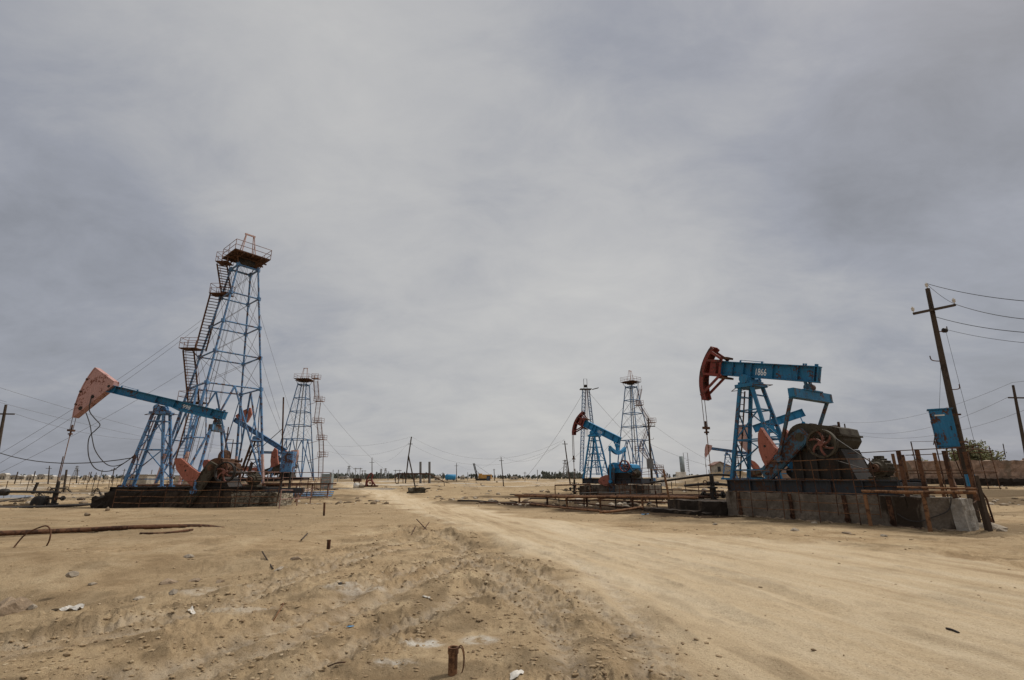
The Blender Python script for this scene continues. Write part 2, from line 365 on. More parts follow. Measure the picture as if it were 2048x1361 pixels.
# ------------------------------------------------------------------ world and sun
SUN_AZ, SUN_EL = R(62), R(52)      # azimuth from +Y towards +X
def world():
    w = bpy.data.worlds.new("World"); SC.world = w; w.use_nodes = True; nt = w.node_tree; bg = nt.nodes['Background']
    sky = N(nt, 'ShaderNodeTexSky', sky_type='NISHITA'); sky.sun_disc = False; sky.sun_elevation = SUN_EL; sky.sun_rotation = SUN_AZ
    sky.air_density = 1.4; sky.dust_density = 3
    g = N(nt, 'ShaderNodeTexCoord').outputs['Generated']
    sx = N(nt, 'ShaderNodeSeparateXYZ'); nt.links.new(g, sx.inputs[0])
    zz = mth(nt, 'ADD', mth(nt, 'MAXIMUM', sx.outputs[2], 0.), .34)
    cb = N(nt, 'ShaderNodeCombineXYZ')
    nt.links.new(mth(nt, 'DIVIDE', sx.outputs[0], zz), cb.inputs[0]); nt.links.new(mth(nt, 'DIVIDE', sx.outputs[1], zz), cb.inputs[1])
    q = cb.outputs[0]
    wn = N(nt, 'ShaderNodeTexNoise'); wn.inputs['Scale'].default_value = 1.1; wn.inputs['Detail'].default_value = 5; nt.links.new(q, wn.inputs['Vector'])
    va = N(nt, 'ShaderNodeVectorMath', operation='SUBTRACT'); nt.links.new(wn.outputs['Color'], va.inputs[0]); va.inputs[1].default_value = (.5, .5, .5)
    vs = N(nt, 'ShaderNodeVectorMath', operation='SCALE'); nt.links.new(va.outputs[0], vs.inputs[0]); vs.inputs['Scale'].default_value = .26
    vd = N(nt, 'ShaderNodeVectorMath', operation='ADD'); nt.links.new(g, vd.inputs[0]); nt.links.new(vs.outputs[0], vd.inputs[1])
    dirn = vd.outputs[0]
    n1 = noise(nt, mapping(nt, q, (.75, .95, 1), (0, 0, R(35))), 1.15, 8, .5, .15)
    n2 = noise(nt, mapping(nt, q, (1.5, 2.2, 1), (0, 0, R(30))), 2.4, 12, .62, .35)
    v = mth(nt, 'ADD', mth(nt, 'MULTIPLY', mth(nt, 'SUBTRACT', n1, .5), .38), mth(nt, 'MULTIPLY', mth(nt, 'SUBTRACT', n2, .5), .34))
    # thinner (blue-grey) and thicker (bright) parts of the cloud deck, by direction, plus painted lens edge falloff
    def blob(px, py, width, amp, src=dirn):
        r = Vector(ray(px, py)).normalized()
        d = N(nt, 'ShaderNodeVectorMath', operation='DISTANCE'); nt.links.new(src, d.inputs[0]); d.inputs[1].default_value = r
        t = mth(nt, 'DIVIDE', d.outputs['Value'], width); e = mth(nt, 'POWER', 2.718, mth(nt, 'MULTIPLY', mth(nt, 'MULTIPLY', t, t), -1.))
        return mth(nt, 'MULTIPLY', e, amp)
    for b in BLOBS: v = mth(nt, 'ADD', v, blob(*b))
    v = mth(nt, 'ADD', v, .64)
    c = ramp(nt, v, [(.0, (.095, .10, .115)), (.25, (.20, .21, .235)), (.46, (.325, .34, .385)), (.62, (.465, .468, .48)), (.8, (.57, .565, .555)), (1., (.66, .65, .63))])
    up = mth(nt, 'MULTIPLY', mth(nt, 'SUBTRACT', sx.outputs[2], .80, True), 7.)     # overcast deck is brightest overhead
    c = mixc(nt, 1., c, mixc(nt, mth(nt, 'MINIMUM', up, 1.), (1., 1., 1.), (2.8, 2.72, 2.6)), 'MULTIPLY')
    sk = mixc(nt, 1., sky.outputs[0], (.9, .9, .9), 'MULTIPLY')
    cc = mixc(nt, .94, sk, mixc(nt, 1., c, (10., 10., 10.), 'MULTIPLY'))
    nt.links.new(cc, bg.inputs['Color']); bg.inputs['Strength'].default_value = .1
BLOBS = [(1150, 80, .17, -.14), (1330, 130, .14, -.10), (950, 430, .13, -.10), (1120, 400, .16, -.06), (1750, 300, .22, -.07), (1650, 420, .16, -.04), (640, 570, .10, -.05),
         (300, 420, .14, -.03), (1080, 620, .35, .10), (620, 180, .30, .09), (1250, 230, .13, .08), (1350, 600, .25, .05), (1000, 850, .30, .04),
         (-150, 900, .50, -.13), (2250, 950, .45, -.20), (-100, 100, .42, -.18), (2150, -60, .38, -.20), (400, 830, .3, -.05)]  # outer dark blobs put lens edge darkening into the sky colour
world()
sl = bpy.data.lights.new('sun', 'SUN'); sl.energy = 2.8; sl.angle = R(8); sl.color = (1, .95, .87)
so = bpy.data.objects.new('sun', sl); COL.objects.link(so); so.rotation_euler = (PI/2-SUN_EL, 0, PI-SUN_AZ)
so.location = (0, 0, 50)

# ------------------------------------------------------------------ ground sheet
OIL_SHADE = [(10.6, 21.0, 1.1, 1.9, .60), (12.2, 18.2, 1.2, 1.8, .5), (13.6, 15.9, 1.5, 1.2, .45), (15.8, 16.4, 2.6, 1.4, .4), (19, 17.5, 3, 2.2, .3), (-20, 27.6, 9, 1.1, .4), (-33, 30.0, 7, 2.2, .95), (-31, 27.0, 4, 1.4, .6), (-20, 29.3, 8, 1.2, .6), (8.6, 24.0, 3.2, 2.6, 1.0), (12.0, 18.6, 2.0, 2.2, .35), (6.5, 28, 4.5, 3.0, .95), (3.2, 32, 5, 3.2, .85), (-1.5, 35, 4, 2.5, .6), (9, 36, 9, 4, .75), (6, 47, 9, 4, .85), (13, 47, 7, 6, .7), (20, 42, 8, 8, .6), (18, 58, 10, 9, .6),  # oil stains, plus contact shadow painted along the plinth fronts
       (-12, 78, 20, 9, .8), (-28, 95, 16, 10, .7), (18, 95, 24, 12, .55), (34, 36, 9, 4, .6), (42, 44, 12, 6, .6), (44, 62, 14, 4, .6), (-4, 70, 6, 4, .6), (-26, 47, 12, 5, .7), (-17, 36, 4, 2, .45), (-50, 44, 14, 3, .6), (-9.3, 8.6, 3.4, 1.1, .25), (-7.2, 11, 3, .8, .15), (-45, 62, 16, 6, .6)]  # left foreground entries paint shade into the hollows
SALT = [(-.93, 5.75, .22, .12, 1), (-.35, 5.9, .2, .16, .7), (-1.1, 5.15, .2, .1, .8), (-.1, 4.0, .16, .1, .6), (-2.4, 8.2, .5, .2, .5), (-3.6, 7.0, .5, .2, .4), (-5.0, 9.0, .6, .25, .4), (-48, 45, 9, 2, .6), (-33, 47, 8, 2, .4), (-40, 60, 14, 3, .45), (-10, 95, 20, 4, .4)]
def ground():
    th = np.concatenate([np.linspace(-180, -56, 40)[:-1], np.linspace(-56, 56, 1000), np.linspace(56, 180, 40)[1:]])*PI/180
    rs = [.4]
    while rs[-1] < 9000:
        r = rs[-1]; rs.append(r*(1.0085 if 2.2 < r < 45 else 1.016 if r < 400 and r > 2.2 else 1.05))
    rs = np.array(rs); nr, na = len(rs), len(th)
    RR, TT = np.meshgrid(rs, th, indexing='ij'); X = (RR*np.sin(TT)).ravel(); Y = (RR*np.cos(TT)).ravel()
    Z = terrain(X, Y)
    co = np.column_stack([X, Y, Z]); co = np.vstack([co, [[0, 0, Z[:na].mean()]]])
    i = np.arange(nr-1)[:, None]*na+np.arange(na-1)[None, :]; i = i.ravel()
    quads = np.column_stack([i, i+na, i+na+1, i+1])[:, ::-1]
    a = np.arange(na-1); tris = np.column_stack([np.full(na-1, nr*na), a, a+1])[:, ::-1]
    me = bpy.data.meshes.new('ground'); me.vertices.add(len(co)); me.vertices.foreach_set('co', co.ravel())
    nl = quads.size+tris.size; me.loops.add(nl); me.loops.foreach_set('vertex_index', np.concatenate([quads.ravel(), tris.ravel()]).astype(np.int32))
    me.polygons.add(len(quads)+len(tris)); st = np.concatenate([np.arange(len(quads))*4, quads.size+np.arange(len(tris))*3])
    me.polygons.foreach_set('loop_start', st.astype(np.int32)); me.update(calc_edges=True); me.validate()
    me.polygons.foreach_set('use_smooth', np.ones(len(me.polygons), bool))
    x, y = co[:, 0], co[:, 1]; road = roadmask(x, y); ac = x*.955+y*.29+.5*fbm(x*.25, y*.12, 2, 71)+.004*(x-3)*np.abs(x-3); strk = .5+.42*fbm(ac*1.3, y*.11, 5, 70)+.22*fbm(ac*5.5, y*.35, 4, 72)+.12*fbm(x*2.5, y*1.6, 4, 74); dk = np.zeros(len(x)); salt = np.zeros(len(x)); r = np.hypot(x, y)
    for (cx, cy, sx, sy, a) in OIL_SHADE:
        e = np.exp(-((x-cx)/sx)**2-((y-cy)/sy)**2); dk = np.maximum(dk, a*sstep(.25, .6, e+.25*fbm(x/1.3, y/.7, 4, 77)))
    for (cx, cy, sx, sy, a) in SALT:
        e = np.exp(-((x-cx)/sx)**2-((y-cy)/sy)**2); salt = np.maximum(salt, a*sstep(.15, .6, e))
    farn = fbm(x/30, y/9, 5, 80); farm = sstep(50, 100, r)
    fa2 = fbm(x/9, y/5, 4, 83); dk = np.maximum(dk, farm*np.maximum(sstep(.0, .4, farn)*.6, sstep(.15, .45, fa2)*.5)*(1-road)); salt = np.maximum(salt, farm*sstep(.1, .45, -farn+.4*fa2)*.8)
    md = sstep(22, 34, r)*(1-sstep(90, 130, r)); dk = np.maximum(dk, md*sstep(.1, .5, fbm(x/5, y/3, 5, 85))*.45*(1-road)); mound = np.exp(-((x-48)/24)**2-((y-112)/16)**2); dk = np.maximum(dk, .85*mound*sstep(-.6, .4, fbm(x/4, y/2, 4, 86)))
    td = np.full(x.shape, 9.)
    for t in TRACKS: td = np.minimum(td, polydist(x, y, t))
    tn = 1-sstep(14, 24, r); dk = np.maximum(dk, .42*np.exp(-((td-.36)/.22)**2)*tn*sstep(-.15, .3, fbm(x*2.6, y*2.6, 4, 90))); lug = np.sin((x*.62+y*.78)*21+4*fbm(x, y, 2, 61)); dk = np.maximum(dk, .30*np.exp(-(td/.15)**2)*tn*sstep(.1, .7, lug)*sstep(-.3, .3, fbm(x*.8, y*.8, 2, 91))); dk = np.maximum(dk, .34*(1-sstep(12, 30, r))*sstep(.12, .5, fbm(x*1.4, y*1.4, 5, 92)))
    lf = sstep(2, 12, -x)*(1-sstep(25, 45, r)); dk = np.maximum(dk, .19*lf*(1+fbm(x/2, y/1.2, 3, 88))); salt = np.maximum(salt, .22*np.exp(-(td/.16)**2)*(1-sstep(12, 22, r)))  # left ground darkened in colour to imitate lens corner falloff
    dk = dk*(1-.7*road)
    t2 = np.full(x.shape, 9.)
    for t in RTR: t2 = np.minimum(t2, polydist(x, y, t))
    t2 = t2+.07*fbm(x*1.1, y*1.1, 2, 22); bk = sstep(-.35, .25, fbm(x*.5, y*.5, 2, 23)); tn2 = 1-sstep(25, 60, r)
    dk = np.maximum(dk, tn2*bk*(.20*np.exp(-((t2-.27)/.07)**2)*sstep(-.3, .3, fbm(x*4, y*4, 3, 95))+.14*np.exp(-(t2/.12)**2)*sstep(.2, .8, np.sin(y*34+3*fbm(x*2, y*2, 2, 62)))))
    dk = np.maximum(dk, .16*road*(1-sstep(12, 30, r))*sstep(.25, .6, fbm(ac*3, y*.9, 5, 96)))
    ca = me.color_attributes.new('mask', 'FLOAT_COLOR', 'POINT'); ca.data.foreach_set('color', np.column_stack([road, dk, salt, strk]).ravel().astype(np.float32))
    me.materials.append(ground_mat()); o = bpy.data.objects.new('ground', me); COL.objects.link(o); tag(o, 'sandy earth plain with a pale dirt road, ruts, oil stains and painted shade', None, kind='structure')
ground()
def pond():
    b = MB(); n = len(POND); b.add([(x, y, -.13) for x, y in POND], [tuple(range(n))]); o = b.build('pond_water', water_mat()); tag(o, 'still grey pond at the left edge behind the pipe', None, kind='structure')
pond()

# ------------------------------------------------------------------ pump jack
def make_pump(label, loc, yaw, q, group='pump jacks in the oil field'):
    root = empty('pump_jack', loc, label, 'pump jack', yaw, group); lod = q.get('lod', 2)
    t = q['tilt']; zp = q['zp']; zs = q['zs']; bc = q.get('beam', 'blue'); tc = q.get('tower', bc)
    def BT(v):
        x, z = rot2(v[0], v[2], t); return Vector((x, v[1], z+zp))
    xa, xb, hb, yo = q['xa'], q['xb'], q['hb'], q['yo']; fw = q.get('fw', .34)
    # walking beam: rolled I section with stiffeners
    b = MB()
    b.prism([(xa, yo), (xb, yo), (xb, yo+.035), (xa, yo+.035)], -fw/2, fw/2, BT)
    b.prism([(xa, yo+hb-.035), (xb, yo+hb-.035), (xb, yo+hb), (xa, yo+hb)], -fw/2, fw/2, BT)
    b.prism([(xa, yo+.035), (xb, yo+.035), (xb, yo+hb-.035), (xa, yo+hb-.035)], -.02, .02, BT)
    for x in q.get('stiff', [xa+.03, xa+.55, xa+1.15, -.1, .7, 1.6, xb-.55, xb-.03]):
        for s in (-1, 1): b.prism([(x-.012, yo+.035), (x+.012, yo+.035), (x+.012, yo+hb-.035), (x-.012, yo+hb-.035)], s*.02, s*(fw/2-.01), BT)
    if q.get('haunch'):
        x0, x1, dh = q['haunch']; b.prism([(x0, yo), (x1, yo), (x1-.35, yo-dh), (x0+.6, yo-dh)], -fw/2+.01, fw/2-.01, BT)
    if lod > 1:
        for x in (xa+1., xa+2.1, xb-.65, xb-.55, xb-.15, xb-.08): b.prism([(x-.03, yo+hb), (x+.03, yo+hb), (x+.03, yo+hb+.09), (x-.03, yo+hb+.09)], -.12, -.06, BT)
        b.tube([BT((xa+1., -.09, yo+hb+.1)), BT((xa+2.2, -.09, yo+hb+.06))], .015, 6)
    beam = b.build('walking_beam', bc, root)
    if q.get('num'):
        txt, nx, nz, size, sxx = q['num']
        cu = bpy.data.curves.new('number', 'FONT'); cu.body = txt; cu.size = size; cu.extrude = .003; cu.offset = .0
        tmp = bpy.data.objects.new('tmp', cu); COL.objects.link(tmp); dg = bpy.context.evaluated_depsgraph_get(); me = bpy.data.meshes.new_from_object(tmp.evaluated_get(dg))
        bpy.data.objects.remove(tmp)
        for v in me.vertices: v.co = BT((nx+v.co.x*sxx, -.026-v.co.z, nz+v.co.y))
        me.materials.clear(); me.materials.append(M['white']); o = bpy.data.objects.new('number', me); COL.objects.link(o); o.parent = beam
    # horse head
    hs = q['head']; Rr, a0, a1 = hs['R'], hs['a0'], hs['a1']; hc = hs.get('mat', 'red'); hw = hs.get('w', .27)
    arc = [(-Rr*math.cos(a0+(a1-a0)*i/12), Rr*math.sin(a0+(a1-a0)*i/12)) for i in range(13)]
    b = MB()
    if hs['style'] == 'frame':
        k = hs.get('k', .1); inn = [((Rr-.22)/Rr*x, (Rr-.22)/Rr*z) for x, z in arc]
        b.prism(arc+inn[::-1], -hw, hw, BT) if False else None
        for i in range(12):      # curved front channel: face plate and two cheeks
            b.prism([arc[i], arc[i+1], ((Rr-.04)/Rr*arc[i+1][0], (Rr-.04)/Rr*arc[i+1][1]), ((Rr-.04)/Rr*arc[i][0], (Rr-.04)/Rr*arc[i][1])], -hw, hw, BT)
            for s in (-1, 1): b.prism([arc[i], arc[i+1], inn[i+1], inn[i]], s*(hw-.03), s*hw, BT)
        xbk = xa+.02
        def pt(x, z): return (x, z)
        zt, zb = yo+hb+.12, yo-.06
        for s in (-1, 1):
            ya, yb = sorted((s*(hw-.035), s*(hw+.004)))
            def strut(p, r, w=.13):
                p = Vector(p); r = Vector(r); d = (r-p).normalized(); n = Vector((-d.y, d.x))*w/2
                b.prism([tuple(p+n), tuple(r+n), tuple(r-n), tuple(p-n)], ya, yb, BT)
            strut(arc[11], (xbk+.1, zt-.05)); strut(arc[1], (xbk+.05, zb+.05))
            strut((inn[8][0]-.1, zt-.12), (xbk+.1, zt-.12), .12); strut((inn[4][0]-.1, zb+.05), (xbk+.12, zb+.05), .12)
            strut((xbk, zb), (xbk, zt), .12)
            b.prism([(xbk-.62, zb), (xbk-.28, zb), (xbk-.28, zt-.1), (xbk-.62, zt-.1)], s*(hw-.1), s*(hw-.07), BT)
        head = b.build('horse_head', hc, root)
        g = MB(); g.prism([(xbk-.1, zt), (xbk+.35, zt), (xbk+.35, zt+.1), (xbk-.1, zt+.1)], -.25, .25, BT); g.build('hinge_block', 'rust', head); g = MB(); g.prism([(xbk-.1, zb-.12), (xbk+.5, zb-.12), (xbk+.5, zb-.02), (xbk-.1, zb-.02)], -.22, .22, BT)
        g.build('hinge_block', 'rust', head)
    elif hs['style'] == 'plate':
        pol = arc+hs['back']
        for s in (-1, 1):
            b.prism(pol, s*(hw-.02), s*hw, BT)
        for i in range(12): b.prism([arc[i], arc[i+1], ((Rr-.05)/Rr*arc[i+1][0], (Rr-.05)/Rr*arc[i+1][1]), ((Rr-.05)/Rr*arc[i][0], (Rr-.05)/Rr*arc[i][1])], -hw-.03, hw+.03, BT)
        bk = [arc[12]]+hs['back']+[arc[0]]
        for i in range(len(bk)-1):
            p, r = Vector(bk[i]), Vector(bk[i+1]); d = (r-p).normalized(); n = Vector((-d.y, d.x))*.03
            b.prism([tuple(p+n), tuple(r+n), tuple(r-n), tuple(p-n)], -hw-.01, hw+.01, BT)
        head = b.build('horse_head', hc, root)
        if lod > 1:
            g = MB()
            for (x, z, rr) in hs.get('holes', []):
                c = BT((x, -hw-.012, z)); g.tube([c, c+Vector((0, .008, 0))], rr, 14)
            g.build('lug_hole', 'dark', head)
            g = MB()
            for k in (3, 6, 9): g.prism([(arc[k][0]-.01, arc[k][1]-.06), (arc[k][0]+.12, arc[k][1]-.04), (arc[k][0]+.12, arc[k][1]+.04), (arc[k][0]-.01, arc[k][1]+.06)], -hw-.05, hw+.05, BT)
            g.build('bracket', 'rust', head)
    if hs.get('hang', True):
        b = MB(); zc, zw = q['carrier'], q['rod']
        xr = -Rr-.02; atx = 0
        for s in (-.12, .12): b.tube([(xr-.02, s, zp), (xr-.02, s, zc)], .016 if lod > 1 else .03, 6)
        b.build('bridle_cable', 'rust', root)
        b = MB(); b.box((xr-.02, 0, zc), (.16, .42, .12)); b.tube([(xr-.02, 0, zc-.35), (xr-.02, 0, zc+.35)], .05, 8); b.box((xr-.02, 0, zc-.22), (.2, .14, .08))
        b.build('carrier_bar', 'rust', root)
        b = MB(); b.tube([(xr-.02, 0, zc), (xr-.02, 0, zw)], .022 if lod > 1 else .035, 8); b.build('polished_rod', 'rustl', root)
    # samson post
    fx, fy, ft, fyt = q['fx'], q['fy'], q['ft'], q['fyt']; top = zp-.38; tcx = q.get('tcx', 0.)
    b = MB(); lw = q.get('lw', .15)
    def leg(sx, sy, f): return Vector((tcx+sx*(fx+(ft-fx)*f), sy*(fy+(fyt-fy)*f), zs+(top-zs)*f))
    for sx in (-1, 1):
        for sy in (-1, 1):
            l = MB(); l.bar(leg(sx, sy, 0), leg(sx, sy, 1), lw, lw*.8, (0, 1, 0)); l.box(leg(sx, sy, 0)+Vector((0, 0, .02)), (.3, .3, .05))
            l.build('leg', tc, root)
    nlv = q.get('levels', 6); lv = [.1+.8*i/(nlv-1) for i in range(nlv)]
    for i, f in enumerate(lv):
        for a, c in (((-1, -1), (1, -1)), ((1, -1), (1, 1)), ((1, 1), (-1, 1)), ((-1, 1), (-1, -1))):
            if a[0] == c[0] and lod > 1 or i % 2 == 0 or lod < 2: b.bar(leg(*a, f), leg(*c, f), .06, .06)
            if i % 2 == 0 and i+2 < nlv: b.bar(leg(*a, f), leg(*c, lv[i+2]), .05, .05)
    b.build('bracing', tc, root)
    if lod > 0:
        b = MB(); y0 = -fy-.03; y1 = -fyt-.03            # ladder up the head side
        def lp(f, o): p = leg(-1, 0, f); return Vector((p.x-.16, o, p.z))
        for o in (-.21, .21): b.bar(lp(-.0, o), lp(.98, o), .05, .05, (0, 1, 0))
        nr = 15
        for i in range(nr): f = .04+.92*i/(nr-1); b.tube([lp(f, -.21), lp(f, .21)], .017, 6)
        b.build('ladder', q.get('ladder', 'rust'), root)
    b = MB(); b.box((tcx, 0, top+.07), (2*ft+.34, 2*fyt+.3, .16)); b.box((tcx, 0, top+.2), (.7, 2*fyt+.1, .12))
    b.build('post_cap', tc, root)
    b = MB()
    b.tube([(0, -fyt-.1, zp), (0, fyt+.1, zp)], .17, 14)
    for s in (-1, 1): b.box((0, s*(fyt-.02), zp-.13), (.42, .26, .3)); b.tube([(0, s*(fyt+.1)-.04, zp), (0, s*(fyt+.1)+.04, zp)], .22, 14)
    b.build('saddle_bearing', q.get('bearing', tc), root)
    if lod > 1:
        b = MB()
        for s in (-1, 1):
            for yy in (-fyt-.15, fyt+.15):
                b.tube([(tcx+s*.3, yy, top+.05), (tcx+s*(ft+.75), 0, top-.02), (tcx+s*.3, -yy, top+.05)], .018, 6) if yy < 0 else None
        b.build('guard_rod', 'rust', root)
    # equalizer
    xe, yw, ez = q['xe'], q['yw'], q['ez']; ec = q.get('eqmat', bc)
    tb = BT((xe, 0, yo)); b = MB()
    if q.get('eq', 'bar') == 'bar':
        b.box((xe, 0, ez), (.24, 2*yw+.2, .36)); b.box((xe, 0, ez+.19), (.34, 2*yw*.5, .05)); b.box((xe, 0, ez-.2), (.32, 2*yw+.1, .04))
    else:
        n = 12
        for i in range(n):
            a = -1+2*i/n; c = -1+2*(i+1)/n; za, zc2 = .5*a*a-.25, .5*c*c-.25
            vs = []
            for yv, zv in ((a*yw, za), (c*yw, zc2)):
                for xx, hh in ((-.14, -.2), (.14, -.2), (.14, .17), (-.14, .17)): vs.append((xe+xx, yv, ez+zv+hh*(1.05-.35*abs(yv/yw))))
            b.add(vs, [(0, 1, 5, 4), (1, 2, 6, 5), (2, 3, 7, 6), (3, 0, 4, 7)]+([(3, 2, 1, 0)] if i == 0 else [])+([(4, 5, 6, 7)] if i == n-1 else []))
    b.build('equalizer', ec, root)
    b = MB(); zm = (tb.z+ez)/2; b.tube([(xe, -.22, zm+.05), (xe, .22, zm+.05)], .16, 12); b.bar((xe, -.2, zm), (tb.x, -.2, tb.z), .22, .05); b.bar((xe, .2, zm), (tb.x, .2, tb.z), .22, .05); b.box((xe, 0, (zm+ez)/2), (.22, .3, abs(zm-ez)+.1))
    b.build('equalizer_bearing', 'steelblue' if lod > 1 else bc, root)
    # crank, counterweights, pitman arms
    hx, hz = q['hub']; Lc = q['crankL']; ca = q['cranka']; e = Vector((math.cos(ca), 0, math.sin(ca))); n = Vector((e.z, 0, -e.x))
    if (n.x > 0 if q.get('cwleft') else n.z < 0): n = -n
    yc = q['yc']; hub = Vector((hx, 0, hz)); pin = hub+e*q['pin']
    for s in (-1, 1):
        b = MB(); o = Vector((0, s*yc, 0)); vs = []
        for (u, v) in ((-.3, -.22), (-.3, .22), (.1, .34), (Lc-.15, .32), (Lc, .15), (Lc, -.28), (.1, -.34)):
            vs.append(hub+e*u+n*v+o)
        m_ = len(vs); th = Vector((0, .09, 0)); b.add([v-th for v in vs]+[v+th for v in vs], [tuple(range(m_)), tuple(range(2*m_-1, m_-1, -1))]+[(i, i+m_, (i+1) % m_+m_, (i+1) % m_) for i in range(m_)])
        for v in (-.25, .25): b.bar(hub+e*.1+n*v*1.1+o, hub+e*(Lc-.05)+n*v*.85+o, .24, .05, n)
        crank = b.build('crank', q.get('crankm', 'grime') if s < 0 else 'dark', root)
        for u in (.62, .78, .92): g = MB(); g.tube([hub+e*Lc*u+o+Vector((0, s*.085, 0)), hub+e*Lc*u+o+Vector((0, s*.15, 0))], .06, 10); g.build('crank_pin', 'rust', crank)
        pol = q['cw']; n_ = len(pol); pts = [hub+e*u+n*v+o for u, v in pol]; th = Vector((0, .12, 0)); b = MB()
        b.add([p-th for p in pts]+[p+th for p in pts], [tuple(range(n_)), tuple(range(2*n_-1, n_-1, -1))]+[(i, i+n_, (i+1) % n_+n_, (i+1) % n_) for i in range(n_)])
        cw = b.build('counterweight', q.get('cwm', 'orange'), root)
        hc_ = sum((p for p in pts), Vector())/n_
        g = MB(); g.tube([hc_+Vector((0, -.128, 0)), hc_+Vector((0, .128, 0))], .055, 10); g.build('bolt_hole', 'dark', cw)
        b = MB(); pa = Vector((xe, s*yw, ez)); pb = Vector((pin.x, s*(yc+.22), pin.z)); b.bar(pa, pb, .13, .11, (1, 0, 0)); b.tube([pb-Vector((0, .1, 0)), pb+Vector((0, .1, 0))], .16, 12)
        b.box(pa, (.26, .16, .3)); b.build('pitman_arm', q.get('pitm', 'steelblue'), root)
    # gearbox on its pedestal
    gw = q.get('gw', yc-.2); b = MB(); gr_ = q.get('gr', .55)
    prof = [(hx+gr_*1.05*math.cos(a), hz+gr_*.95*math.sin(a)) for a in np.linspace(PI*1.02, PI*.35, 9)]
    x2 = q['flyc'][0]; ge = q.get('gext', 0.); prof += [(x2+.1+ge, hz+gr_*.62), (x2+.42+ge, hz+gr_*.45), (x2+.5+ge, hz-.2), (x2+.3+ge, hz-gr_*.8), (hx-gr_*.9, hz-gr_*.9)]
    b.prism(prof, -gw, gw)
    b.prism([(hx-gr_*1.1, hz-.05), (x2+.55+ge, hz-.05), (x2+.55+ge, hz+.02), (hx-gr_*1.1, hz+.02)], -gw-.06, gw+.06)
    for s in (-1, 1): b.tube([(hx, s*gw, hz), (hx, s*(yc+.1), hz)], .19, 14)
    b.build('gearbox', q.get('gbm', 'grime'), root)
    if lod > 1:
        b = MB()
        for k in range(5):
            xx = hx-.3+k*.38; b.box((xx, -gw-.03, hz-.05), (.07, .08, .16)); b.box((xx, 0, hz+gr_*.93), (.08, .5, .06)) if k < 2 else None
        b.tube([(x2+.1, 0, hz+gr_*.6), (x2+.1, 0, hz+gr_*.95)], .05, 8); b.box((x2-.2, .2, hz+gr_*.65), (.3, .25, .14)); b.build('gearbox_trim', 'rust', root)
    b = MB(); zg = hz-gr_*.85
    for s in (-1, 1): b.prism([(hx-.75, zs), (x2+.75+ge, zs), (x2+.35+ge, zg), (hx-.5, zg)], s*(gw-.05), s*(gw-.02))
    b.prism([(hx-.72, zs), (x2+.72+ge, zs), (x2+.33+ge, zg), (hx-.48, zg)], -gw+.06, gw-.06)
    for xx in (hx-.2, hx+.4, x2+.2+ge):
        for s in (-1, 1): b.box((xx, s*(gw+.04), (zs+zg)/2), (.06, .14, zg-zs))
    b.build('gearbox_pedestal', 'dark', root)
    # belt wheel
    fxx, fz, fr = q['flyc']; yf = q.get('yf', -gw-.62); c = Vector((fxx, yf, fz)); b = MB(); b.ring(c, (0, 1, 0), fr-.07, fr, .2, 36); wheel = b.build('belt_wheel', q.get('rimm', 'rust'), root, False)
    b = MB(); b.tube([c-Vector((0, .13, 0)), c+Vector((0, .13, 0))], .11, 14)
    for k in range(6):
        a0_ = 2*PI*k/6; pts = [c+Vector((math.cos(a0_+.75*u), 0, math.sin(a0_+.75*u)))*(.08+(fr-.12)*u) for u in np.linspace(0, 1, 6)]
        for i in range(5): b.bar(pts[i], pts[i+1], .07, .085-.01*i*.5, (0, 1, 0))
    b.build('spoke', q.get('spm', 'red'), wheel)
    b = MB(); b.tube([c, Vector((fxx, yc-.3, fz))], .07, 10); b.build('shaft', 'dark', wheel)
    # motor and belts
    mx = q.get('motor')
    if mx:
        mc = Vector((mx, yf+.15, zs+.42)); b = MB(); b.tube([mc+Vector((0, .05, 0)), mc+Vector((0, .2, 0)), mc+Vector((0, .22, 0)), mc+Vector((0, .8, 0)), mc+Vector((0, .95, 0))], [.2, .24, .32, .32, .22], 18)
        for k in range(16):
            a = 2*PI*k/16; d = Vector((math.cos(a), 0, math.sin(a))); b.bar(mc+d*.34+Vector((0, .25, 0)), mc+d*.34+Vector((0, .78, 0)), .02, .06, d)
        b.box(mc+Vector((0, .5, -.36)), (.7, .6, .1)); b.box(mc+Vector((0, .5, .36)), (.25, .25, .16)); mo = b.build('motor', q.get('motm', 'grime'), root)
        b = MB(); b.ring(mc-Vector((0, .05, 0)), (0, 1, 0), .04, .15, .16, 18); b.build('motor_pulley', 'rust', mo)
        b = MB()
        for s, rr, r2 in ((1, fr, .15), (-1, fr, .15)):
            b.bar(c+Vector((.1, 0, s*rr*.98)), mc+Vector((0, -.05, s*r2)), .1, .02)
        b.build('drive_belt', 'dark', root)
    # skid
    x0, x1 = q['skid']; b = MB(); h = q.get('skh', .52)
    for s in (-1, 1):
        y = s*q.get('sky', 1.15)
        b.box(((x0+x1)/2, y, zs-.02), (x1-x0, .3, .04)); b.box(((x0+x1)/2, y, zs-h+.02), (x1-x0, .3, .04)); b.box(((x0+x1)/2, y, zs-h/2), (x1-x0, .03, h-.08))
        for k in range(int((x1-x0)/1.1)+1): b.box((x0+.05+k*1.1, y+s*.08, zs-h/2), (.02, .13, h-.08))
    sy = q.get('sky', 1.15)
    for xx in np.linspace(x0+.15, x1-.15, 7): b.box((xx, 0, zs-h/2), (.14, 2*sy-.31, h*.7))
    b.build('skid_frame', q.get('skm', 'skid'), root)
    return root

